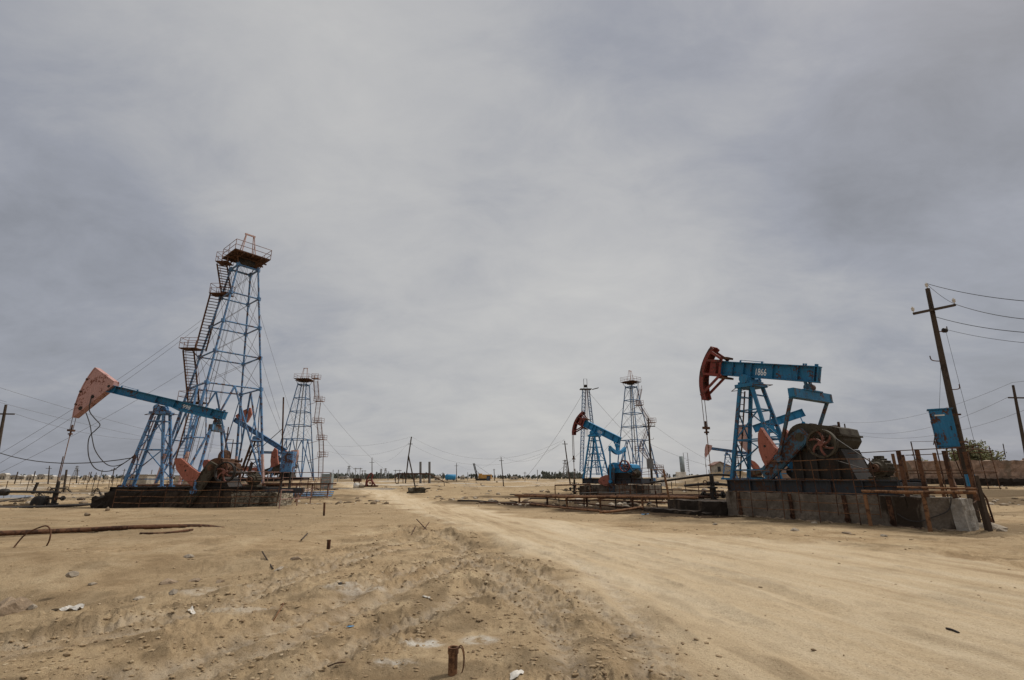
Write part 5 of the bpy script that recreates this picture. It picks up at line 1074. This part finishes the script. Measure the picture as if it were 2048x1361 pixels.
for (a, c_, s, lb) in ((e2[2], ea, 4, 'between the kinked pole and the pole left of the pump jack, upper'), (e2[0], ea-Vector((0, 0, 1.5)), 4, 'between the kinked pole and the pole left of the pump jack, lower'), (ea, at(640, 890, 110), 1, 'from the kinked pole to the left derrick, upper'), (ea-Vector((0, 0, 1.3)), at(640, 897, 110), 2, 'from the kinked pole to the left derrick, lower'),
                      (e5[2], ea-Vector((0, 0, .5)), 3, 'rising from the distant pole above the red machine'), (e1[2], eR[2], 1.2, 'between the two poles behind the blue box, upper'), (e1[1], eR[0], 1.5, 'between the two poles behind the blue box, middle'), (e1[0], eR[1]-Vector((0, 0, 1)), 1.8, 'between the two poles behind the blue box, lower'),
                      (eR[2], at(2120, 755, 40), 0, 'leaving the right edge pole'), (e1[2], at(1420, 880, 95), 1, 'from the pole behind the gearbox towards the left'), (eL[2], at(-100, 770, 40), 0, 'leaving the left edge pole'), (eL[1], at(300, 880, 65), .6, 'from the left edge pole past the pink head, lower'), (at(-60, 757, 40), at(640, 915, 95), 1.5, 'crossing behind the pink head, upper'), (at(-20, 800, 44), at(560, 905, 95), 1.2, 'crossing behind the pink head, middle'),
                      (e3[2], e2[2], 2.5, 'between the thin centre pole and the leaning pole'), (e3[2], e4[2], 3, 'between the thin centre pole and the far pole')):
    wire(a, c_, s, 'faint overhead wire '+lb, .012, 'wirel')

for i, (px, y0, y1, Y, ar) in enumerate(((178, 944, 962, 150, 0), (200, 940, 960, 180, 0), (224, 936, 962, 140, 1), (245, 938, 958, 190, 1), (30, 944, 964, 120, 0), (65, 943, 963, 130, 0), (128, 940, 984, 60, 0), (300, 940, 960, 160, 0), (345, 938, 958, 180, 1), (675, 940, 961, 180, 0), (703, 944, 960, 220, 1), (776, 943, 960, 240, 0), (885, 945, 960, 240, 1), (935, 945, 960, 250, 0), (1050, 944, 961, 220, 1), (1075, 940, 960, 200, 0), (1420, 940, 960, 160, 0), (1735, 925, 955, 110, 1))):
    f0 = at(px, y1, Y); tp = at(px+.02*(1024-px)*.3, y0, Y); r = empty('utility_pole', f0, 'thin far pole '+('with' if ar else 'without')+' crossarm on the horizon', 'utility pole', 0, 'thin far poles with crossarm' if ar else 'thin far poles without crossarm'); b = MB(); b.tube([Vector((0, 0, -.5)), tp-f0], .1+Y*.0002, 5); b.build('pole', 'hazegrey' if Y > 150 else 'wood', r)
    if ar: b = MB(); b.bar((tp-f0)*.85-Vector((.8, 0, 0)), (tp-f0)*.85+Vector((.8, 0, 0)), .14, .14); b.build('crossarm', 'hazegrey', r)
# H-frame and lattice pylons on the horizon
def hframe(px, py0, py1, w, Y, label):
    c = at(px, py1, Y); d = (at(px, py0, Y)-c).z; r = empty('line_support', c, label, 'power line support', 0, 'distant line supports'); ww = w/FPX*Y
    for s in (-1, 1): b = MB(); b.tube([(s*ww*.32, 0, 0), (s*ww*.32, 0, d)], .16, 5); b.build('post', 'hazegrey', r)
    b = MB(); b.bar((-ww*.6, 0, d*.93), (ww*.6, 0, d*.93), .25, .25); b.build('crossarm', 'hazegrey', r)
hframe(714, 936, 962, 14, 230, 'pair of posts with beam right of the left derrick'); hframe(794, 940, 962, 13, 260, 'pair of posts with beam left of the kinked pole'); hframe(726, 941, 961, 8, 260, 'narrower pair of posts near the red machine')
def pylon(px, py0, py1, Y, label, arms=(.95, .8)):
    c = at(px, py1, Y); d = (at(px, py0, Y)-c).z; r = empty('lattice_pylon', c, label, 'pylon', 0, 'distant lattice pylons'); w = d*.16; b = MB()
    P = lambda a, s, f: Vector((a*w*(1-.85*f), s*w*(1-.85*f), d*f))
    for a in (-1, 1):
        for s in (-1, 1): b.tube([P(a, s, 0), P(a, s, 1)], .14, 4)
        for i in range(6): b.tube([P(-a, -1, i/6), P(a, -1, (i+1)/6)], .1, 4)
    b.build('tower', 'hazegrey', r); b = MB()
    for f_ in arms: b.bar((-w*.9, 0, d*f_), (w*.9, 0, d*f_), .3, .3)
    b.build('crossarm', 'hazegrey', r)
pylon(149, 932, 957, 420, 'lattice pylon above the left houses'); pylon(696, 932, 958, 450, 'faint lattice pylon right of the left derrick'); pylon(761, 938, 958, 420, 'left of two small pylons beside the kinked pole'); pylon(770, 937, 958, 420, 'right of two small pylons beside the kinked pole'); pylon(1131, 920, 955, 300, 'pylon behind the leaning centre pole'); pylon(1150, 938, 956, 400, 'small pylon next to the twin mast')
# ruined steel trestle
c = at(826, 966, 120); r = empty('steel_trestle', c, 'rusty raised beam on posts in the centre distance', 'trestle'); b = MB(); p = lambda x, y, Y=120: at(x, y, Y)-c
b.bar(p(793, 948), p(858, 948), .25, .35); b.build('beam', 'rust', r)
for x in (791, 797, 806, 811, 829, 848, 857): g = MB(); g.tube([p(x, 967), p(x, 948)], .09, 6); g.build('leg', 'rust', r)
g = MB(); g.tube([p(858, 948), p(872, 956), p(888, 964)], .12, 6); g.tube([p(888, 964), p(889, 975)], .08, 6); g.build('ramp_pipe', 'rust', r)
for x, lb in ((841, 'left of two tall concrete posts above the trestle'), (859, 'right of two tall concrete posts above the trestle')):
    g = MB(); g.bar(at(x, 967, 122), at(x, 924, 122), .5, .4, (0, 1, 0)); t = g.build('concrete_post', 'hazegrey'); tag(t, lb, 'post', 'tall concrete posts')
# crane
c = at(962, 961, 210); r = empty('crane', c, 'yellow crawler crane with dark lattice boom in the distance', 'crane'); b = MB(); b.box((2.2, 0, 1.4), (4.6, 3, 1.8)); b.box((.2, 0, 1.3), (1.6, 2.6, 1.4)); b.build('body', 'yellow', r); b = MB(); b.box((-.3, -.2, 1.9), (1.5, 2, 1.6)); b.build('cab', 'yellow', r)
for s in (-1, 1): b = MB(); b.box((.8, s*1.4, .3), (6, .7, .8)); b.build('track', 'dark', r)
bt = at(947.5, 927, 210)-c; lattice((-1.6, 0, 1.2), bt, .6, 9, .1).build('boom', 'dark', r)
b = MB(); b.tube([bt, Vector((3.5, 0, 2.4))], .04, 4); b.tube([(-1.6, 0, .5), (-2., 0, 4.), (-.5, 0, 2.2)], .2, 5); b.build('boom_stay', 'dark', r)
# blue tank + little blue hut
c = at(901, 960, 200); r = empty('blue_tank', c, 'bright blue horizontal tank on the far plain', 'tank'); b = MB(); b.tube([(-2, 0, 1.), (2, 0, 1.)], 1.1, 14); b.build('shell', 'midblue', r, True)
for s in (-1, 1): b = MB(); b.box((s*1.3, 0, -.1), (.3, 1.6, .5)); b.build('saddle', 'rust', r)
c = at(977, 961, 190); r = empty('blue_hut', c, 'tiny dull blue hut right of the crane', 'hut'); b = MB(); b.box((0, 0, .7), (1.4, 1.4, 1.8)); b.build('wall', 'steelblue', r); b = MB(); b.box((0, 0, 1.65), (1.7, 1.7, .12)); b.build('roof', 'dark', r)
# red machine
c = at(740, 974, 80); r = empty('red_winch', c, 'red winch machine with loop arm beside the far road', 'winch'); b = MB(); b.tube(smoothpath([(-.7, 0, .0), (-.6, 0, 1.0), (-.1, 0, 2.0), (.3, 0, 1.8), (.2, 0, 1.1), (.8, 0, .2)]), .12, 8); b.build('arm', 'red', r)
b = MB(); b.ring((0, -.3, .55), (0, 1, 0), .35, .55, .2, 18); b.tube([(0, -.3, .55), (0, .4, .55)], .12, 8); b.build('wheel', 'red', r); b = MB(); b.box((.2, 0, .1), (2., .8, .25)); b.build('base', 'rust', r); b = MB(); b.rock((-1.3, 0, .2), (.7, .4, .4), 5); b.build('rubble', 'rock', r)
c = at(713, 974, 80); r = empty('white_tank', c, 'small whitish tank with rusty gear beside the far road', 'tank'); b = MB(); b.tube([(0, 0, -.2), (0, 0, .45), (0, 0, .6)], [.5, .5, .2], 14); b.build('shell', 'porcelain', r, True); b = MB(); b.box((0, .2, 1.), (1.2, .5, .5)); b.tube([(-.4, 0, .5), (-.3, 0, 1.3)], .06, 6); b.tube([(.4, 0, .5), (.3, 0, 1.4)], .06, 6); b.build('frame', 'rust', r)
# debris heap right of the road
c = G(832, 987); b = MB(); b.rough((c.x, c.y, c.z+.25), (1.8, .9, .5), .15, .3, 51, .3); b.bar((c.x-1, c.y, c.z+.1), (c.x+1.6, c.y-.3, c.z+.55), .2, .12); t = b.build('concrete_slab', 'grime'); tag(t, 'dark broken slab lying beside the far road', 'slab')

# ------------------------------------------------------------------ houses on the horizon (left)
HS = [(8, 12, 958, 2.2), (33, 16, 957, 1.6), (62, 12, 957, 1.2), (85, 15, 958, 1.8), (104, 12, 957, 1.3), (131, 12, 956, 1.2), (150, 10, 957, 1.), (172, 9, 957, 1.1), (47, 8, 955, 1.2), (193, 7, 956, 1.), (215, 8, 956, 1.), (688, 16, 957, 1.), (875, 10, 957, .8), (1028, 14, 958, .8), (925, 8, 957, .8)]
for i, (px, w, py, hh) in enumerate(HS):
    Y = [330, 420, 300, 360, 480, 310, 450][i % 7]; c = at(px, py, Y); ww = w/FPX*Y*1.05; hz = 1.3+1.1*hh; c.z = -.3; dd = ww*.6
    lab = 'far low house with pale roof, '+['at the left edge', 'second from the left edge', 'third large roof from the left', 'with dark doorway below the left pipe pole', 'beside the pole near the houses', 'left of the pylon', 'under the lattice pylon', 'right of the pylon', 'small and set back between its neighbours', 'near the left foundation, farther left', 'near the left foundation, closest', 'right of the grey cabinet', 'left of the far thin pole', 'below the thin centre pole', 'between crane and blue tank'][i]
    r = empty('house', c, lab, 'house', 0, 'far houses along the horizon'); b = MB(); b.box((0, 0, hz/2-1), (ww, dd, hz+2)); b.build('wall', 'housew', r)
    b = MB(); b.prism([(-ww*.56, hz), (ww*.56, hz), (ww*.25, hz+.9), (-ww*.25, hz+.9)], -dd*.56, dd*.56); b.build('roof', 'cloth' if i % 2 == 0 else 'houser', r)
    
    for q_ in (-.25, .2): b = MB(); b.box((ww*q_, -dd/2-.02, hz*.45), (ww*.12, .06, hz*.5)); b.build('window', 'glassd', r)
# far trees as one wood
b = MB(); rd = random.Random(9)
for (x0, x1, hmin, hmax, n) in ((655, 870, 2.5, 5.5, 230), (870, 1020, 1.5, 4., 60), (1085, 1165, 2.5, 7, 120), (1020, 1090, 2, 4, 40), (230, 470, 1.5, 4, 70), (-80, 250, 1., 3.5, 90), (1320, 1400, 3, 5, 20)):
    for i in range(n):
        px = rd.uniform(x0, x1); Y = rd.uniform(540, 680); h_ = rd.uniform(hmin, hmax); c = at(px, 957, Y); c.z = 0.; h_ += 2.2; w_ = h_*rd.uniform(.15, .5)
        for k in range(4): b.rock((c.x+rd.gauss(0, w_*.5), c.y, c.z-1+h_*rd.uniform(.35, .95)), (w_*.5, w_*.5, h_*.28), rd.random(), 0, 1)
        b.tube([(c.x, c.y, c.z-2), (c.x, c.y, c.z+h_*.6)], .25, 4)
t = b.build('tree_line', 'fartree'); tag(t, 'dark far-off tree belt along the horizon', 'trees', kind='stuff')
# field stakes at left
for i in range(26):
    px = [18, 44, 117, 130, 143, 170, 178, 186, 200, 208, 222, 236, 245, 262, 275, 300, 318, 335, 350, 190, 160, 60, 250, 390, 370, 228][i]; Y = 60+((i*37) % 70); h_ = 1.3+((i*13) % 10)*.14
    if i == 2: Y, h_ = 42, 3.4
    c = at(px, 955, Y); c.z = -.3; b = MB(); b.tube([c, c+Vector((.12*math.sin(i*3), 0, h_+.3))], .04, 5); t = b.build('field_stake', 'wood' if i % 2 else 'rust')
    tag(t, 'tall leaning post by the pond' if i == 2 else 'thin dark stake standing in the field behind the left pump jack', 'stake', None if i == 2 else 'stakes in the left field')
b = MB(); c = at(66, 985, 33.3); b.bar(c+Vector((0, 0, -.1)), c+Vector((.15, 0, .62)), .13, .1); t = b.build('short_post', 'dark'); tag(t, 'short dark post sticking up from the raised pipe', 'post')
for i, (px, py, Y, w_) in enumerate(((132, 974, 60, .8), (104, 980, 55, .6), (190, 992, 50, 1.0), (76, 998, 46, .7))):
    c = at(px, py, Y); c.z = tz(c.x, c.y); b = MB()
    for k in range(7): a = rd.uniform(0, PI); b.tube(smoothpath([c+Vector((-w_*math.cos(a)*.7, .2*k/7, 0)), c+Vector((rd.uniform(-.2, .2), 0, w_*rd.uniform(.5, .9))), c+Vector((w_*math.cos(a)*.7+.3, 0, 0))]), .02, 4)
    t = b.build('scrap_wire', 'wire'); tag(t, ['behind the left wellhead', 'right end of the pond', 'left of the left foundation', 'on the pond bank'][i]+': tangled heap of scrap wire', 'scrap wire', 'scrap wire heaps')

# ------------------------------------------------------------------ foreground things
c = G(905, 1350); r = empty('pipe_stub', c, 'open rusty pipe stub with wire loop at the bottom centre', 'pipe stub')
sc_ = 3.9/FPX; b = MB(); b.ring((0, 0, .085), (0, 0, 1), .032, .041, .24, 24); b.ring((0, 0, .19), (0, 0, 1), .032, .048, .05, 24); b.build('pipe', 'rustl', r); b = MB(); b.tube([(0, 0, -.02), (0, 0, .02)], .033, 16); b.tube([(0, 0, .10), (0, 0, .11)], .0325, 16); b.build('plug', 'dark', r)
for k in range(2): b = MB(); b.tube([Vector((.06+.036*math.cos(a)+.003*k, .02*k+.04*math.sin(a*.5), .10+.105*math.sin(a)+.008*k)) for a in np.linspace(-1.9, 3.4, 22)], .005, 6); b.build('wire_loop', 'rustl', r)
def stake(px, py0, py1, w_, label, mat='rust'):
    c = G(px, py1); tpp = at(px+(1 if px < 1024 else -1), py0, c.y); b = MB(); b.tube([c-Vector((0, 0, .1)), tpp], w_/2/FPX*c.y, 8); b.ring(tpp, (0, 0, 1), w_/2/FPX*c.y*.8, w_/2/FPX*c.y*1.15, .02, 12); t = b.build('short_stub', mat); tag(t, label, 'stub', 'short stubs sticking out of the ground')
stake(648, 1006, 1032, 4, 'slim rusty stake beside the road at the left'); stake(657, 1081, 1098, 7, 'short stout rusty stub left of centre')
def rod(ps, r_, label, mat='rust', nm='rusty_rod'):
    P = [G(px, py)+Vector((0, 0, z)) for px, py, z in ps]; b = MB(); b.tube(smoothpath(P, 4), r_, 6); t = b.build(nm, mat); tag(t, label, 'rod', 'loose rods on the ground'); return t
rod([(822, 1072, .0), (830, 1062, .12)], .02, 'short rusty rod left of the crossed rods'); rod([(833, 1048, .16), (850, 1062, .08), (864, 1074, .0)], .018, 'one rusty rod of the crossed pair, falling to the right'); rod([(838, 1073, .0), (850, 1062, .1), (858, 1054, .16)], .018, 'other rusty rod of the crossed pair, rising to the right')
rod([(523, 1113, .1), (534, 1124, .04), (546, 1138, 0)], .015, 'thin dark rod lying diagonally left of centre', 'wood'); rod([(602, 1085, .06), (614, 1076, .12)], .022, 'stubby dark rod left of the stout stub', 'wood')
rod([(545, 1245, .0), (556, 1238, .08), (565, 1225, .1), (560, 1219, .05)], .008, 'bent orange wire among the ruts', 'rustl'); rod([(640, 1346, .02), (670, 1335, .03), (690, 1330, .02)], .006, 'thin wire on the ground left of the pipe stub', 'rust')
rod([(1893, 1259, .01), (1905, 1263, .015), (1918, 1267, .005)], .012, 'short dark strip lying on the road at the right', 'dark')
RK = [(12, 1218, .26, .2, .16, 'rockd', 'rounded brown boulder cut by the left edge'), (35, 1219, .34, .22, .17, 'rockd', 'squarish brown boulder near the left edge'), (65, 1217, .12, .1, .06, 'rock', 'small pale rock beside the brown boulders'), (338, 1167, .26, .18, .08, 'rockd', 'flat tilted grey-brown slab in the left foreground'), (345, 1187, .2, .14, .06, 'rock', 'pale slab just in front of the grey-brown slab'),
      (390, 1163, .2, .12, .05, 'rockd', 'low brown rock left of centre'), (440, 1165, .14, .1, .05, 'rockd', 'small brown rock below the long pipe end'), (592, 1120, .26, .16, .08, 'rockd', 'reddish flat stone near the stout stub'), (683, 1171, .09, .06, .05, 'dark', 'small black lump left of centre'), (186, 1169, .12, .1, .05, 'rock', 'small pale stone in the left hollow'),
      (143, 1150, .16, .12, .06, 'rock', 'pale chip on the left bank'), (560, 1140, .3, .16, .06, 'rock', 'pale flat stone beside the thin rod'), (375, 1115, .2, .12, .06, 'rock', 'light stone above the left slabs'), (280, 1198, .14, .1, .04, 'rock', 'pale stone chip in the lower left'), (1590, 1062, .22, .16, .1, 'rock', 'pale chunk below the 1866 foundation'), (1627, 1048, .3, .14, .09, 'rock', 'white chunk fallen from the foundation'), (1695, 1068, .24, .18, .06, 'rockd', 'brown clod before the foundation'), (1769, 1073, .14, .12, .06, 'rock', 'single pale stone before the foundation'), (1430, 1050, .16, .12, .06, 'rock', 'small pale stone near the oily pad'),
      (1985, 1058, .55, .3, .2, 'rock', 'large pale rock at the foot of the utility pole'), (2000, 1062, .3, .22, .1, 'rock', 'smaller pale rock right of the large one'), (1960, 1054, .3, .3, .14, 'rock', 'pale rubble lump left of the large rock'), (1137, 1202, .06, .04, .03, 'rockd', 'small reddish stone in the rut'), (215, 1020, .22, .16, .14, 'rockd', 'brown lump near the left foundation'), (175, 1030, .2, .15, .1, 'rockd', 'brown lump below the left wellhead'), (300, 1025, .2, .1, .06, 'rock', 'pale chip before the left foundation')]
for i, (px, py, a, b_, h_, mt, lb) in enumerate(RK):
    c = G(px, py); b = MB(); a *= .78; b_ *= .78; b.rock((c.x, c.y, c.z+h_*.2), (a, b_, h_), i+3, i*1.3, 3 if i < 3 or px > 1950 else 2); t = b.build('rock', mt); tag(t, lb, 'rock', 'rocks lying on the ground')
# cloth rags
def rag(px, py, w_, d_, label, seed, mat='cloth', rz=0.):
    c = G(px, py); b = MB(); n = 10; vs = []; rd = random.Random(seed); ph = rd.uniform(0, 6)
    for i in range(n+1):
        for j in range(n+1):
            u, v = i/n-.5, j/n-.5; k_ = 1+.25*math.sin(ph+5*u+3*v); x, y = u*w_*k_, v*d_*(1+.3*math.sin(ph*2+6*u)); xx = x*math.cos(rz)-y*math.sin(rz); yy = x*math.sin(rz)+y*math.cos(rz)
            zt = tz(c.x+xx, c.y+yy); vs.append((c.x+xx, c.y+yy, zt+.012+.05*w_*abs(math.sin(9*u+ph)+math.cos(11*v+2*u)))) 
    b.add(vs, [(i*(n+1)+j, (i+1)*(n+1)+j, (i+1)*(n+1)+j+1, i*(n+1)+j+1) for i in range(n) for j in range(n)]); t = b.build('rag', mat, None, True); tag(t, label, 'rag', 'rags and scraps on the ground')
rag(1034, 1350, .07, .16, 'crumpled white rag right of the pipe stub', 1, rz=-.6); rag(138, 1218, .34, .12, 'pale paper scrap in the lower left hollow', 2); rag(385, 1228, .12, .08, 'grey scrap among the left ruts', 3); rag(1290, 1029, .3, .18, 'blue and white litter under the pipe rack', 4, 'litblue'); rag(700, 1256, .07, .04, 'bluish scrap left of centre', 5, 'litblue'); rag(852, 1196, .10, .05, 'small white scrap in the centre', 6)
# gravel and clods
b = MB(); rd = random.Random(4); import bmesh
ico = bmesh.new(); bmesh.ops.create_icosphere(ico, subdivisions=1, radius=1); IV = [v.co.copy() for v in ico.verts]; IF = [tuple(v.index for v in f.verts) for f in ico.faces]; ico.free()
N_ = 60000; yy = np.exp(rng.uniform(math.log(3.3), math.log(34), N_)); xx = rng.uniform(-1.12, 1.12, N_)*yy
td = np.full(N_, 9.)
for t_ in TRACKS: td = np.minimum(td, polydist(xx, yy, t_))
rm = roadmask(xx, yy); pr_ = (.03+.55*np.exp(-((td-.35)/.45)**2)+.35*sstep(.1, .5, fbm(xx*.9, yy*.9, 3, 44)))*(1-.93*rm); keep = rng.random(N_) < pr_
xx, yy = xx[keep][:6500], yy[keep][:6500]; zz = terrain(xx, yy)
for x, y, z in zip(xx, yy, zz):
    s = (.005+.017*rd.random()**3)*(1+y/14); a = rd.uniform(0, 6); cs, sn = math.cos(a), math.sin(a); sx, sy, sz = s*rd.uniform(.8, 1.8), s*rd.uniform(.7, 1.1), s*rd.uniform(.35, .7)
    b.add([(x+(v.x*sx*cs-v.y*sy*sn)*(1+rd.uniform(-.2, .2)), y+(v.x*sx*sn+v.y*sy*cs), z+v.z*sz+sz*.3) for v in IV], IF)
fb = MB(); yv = np.exp(rng.uniform(math.log(30), math.log(170), 6000)); xv = rng.uniform(-1.05, 1.05, 6000)*yv
kp = (roadmask(xv, yv) < .1) & ~inside(xv, yv, POND) & (fbm(xv/9, yv/9, 3, 99) > -.02); xv, yv = xv[kp][:1700], yv[kp][:1700]
for x, y, z in zip(xv, yv, terrain(xv, yv)):
    s = (.04+.16*rd.random()**3)*(1+y/120); a = rd.uniform(0, 6); cs, sn = math.cos(a), math.sin(a); sx, sy, sz = s*rd.uniform(.8, 2.2), s*rd.uniform(.7, 1.1), s*rd.uniform(.35, .9)
    fb.add([(x+(v.x*sx*cs-v.y*sy*sn), y+(v.x*sx*sn+v.y*sy*cs), z+v.z*sz+sz*.2) for v in IV], IF)
def clod_mat():
    m, nt, bb_ = newmat('clods'); P = geopos(nt); nt.links.new(ramp(nt, noise(nt, P, 7, 3), [(.3, (.16, .11, .065)), (.5, (.28, .20, .115)), (.72, (.38, .30, .20))]), bb_.inputs['Base Color']); bb_.inputs['Roughness'].default_value = 1; return m
t = b.build('gravel', clod_mat()); tag(t, 'loose gravel and dirt clods strewn along the ruts', 'gravel', kind='stuff')

def rub_mat():
    m, nt, bb_ = newmat('rubble_far'); P = geopos(nt); nt.links.new(ramp(nt, noise(nt, P, .5, 4), [(.36, (.05, .035, .025)), (.5, (.2, .145, .09)), (.66, (.5, .44, .36))]), bb_.inputs['Base Color']); bb_.inputs['Roughness'].default_value = 1; return m
t = fb.build('rubble', rub_mat()); tag(t, 'scattered rubble and clods over the far plain', 'rubble', kind='stuff')
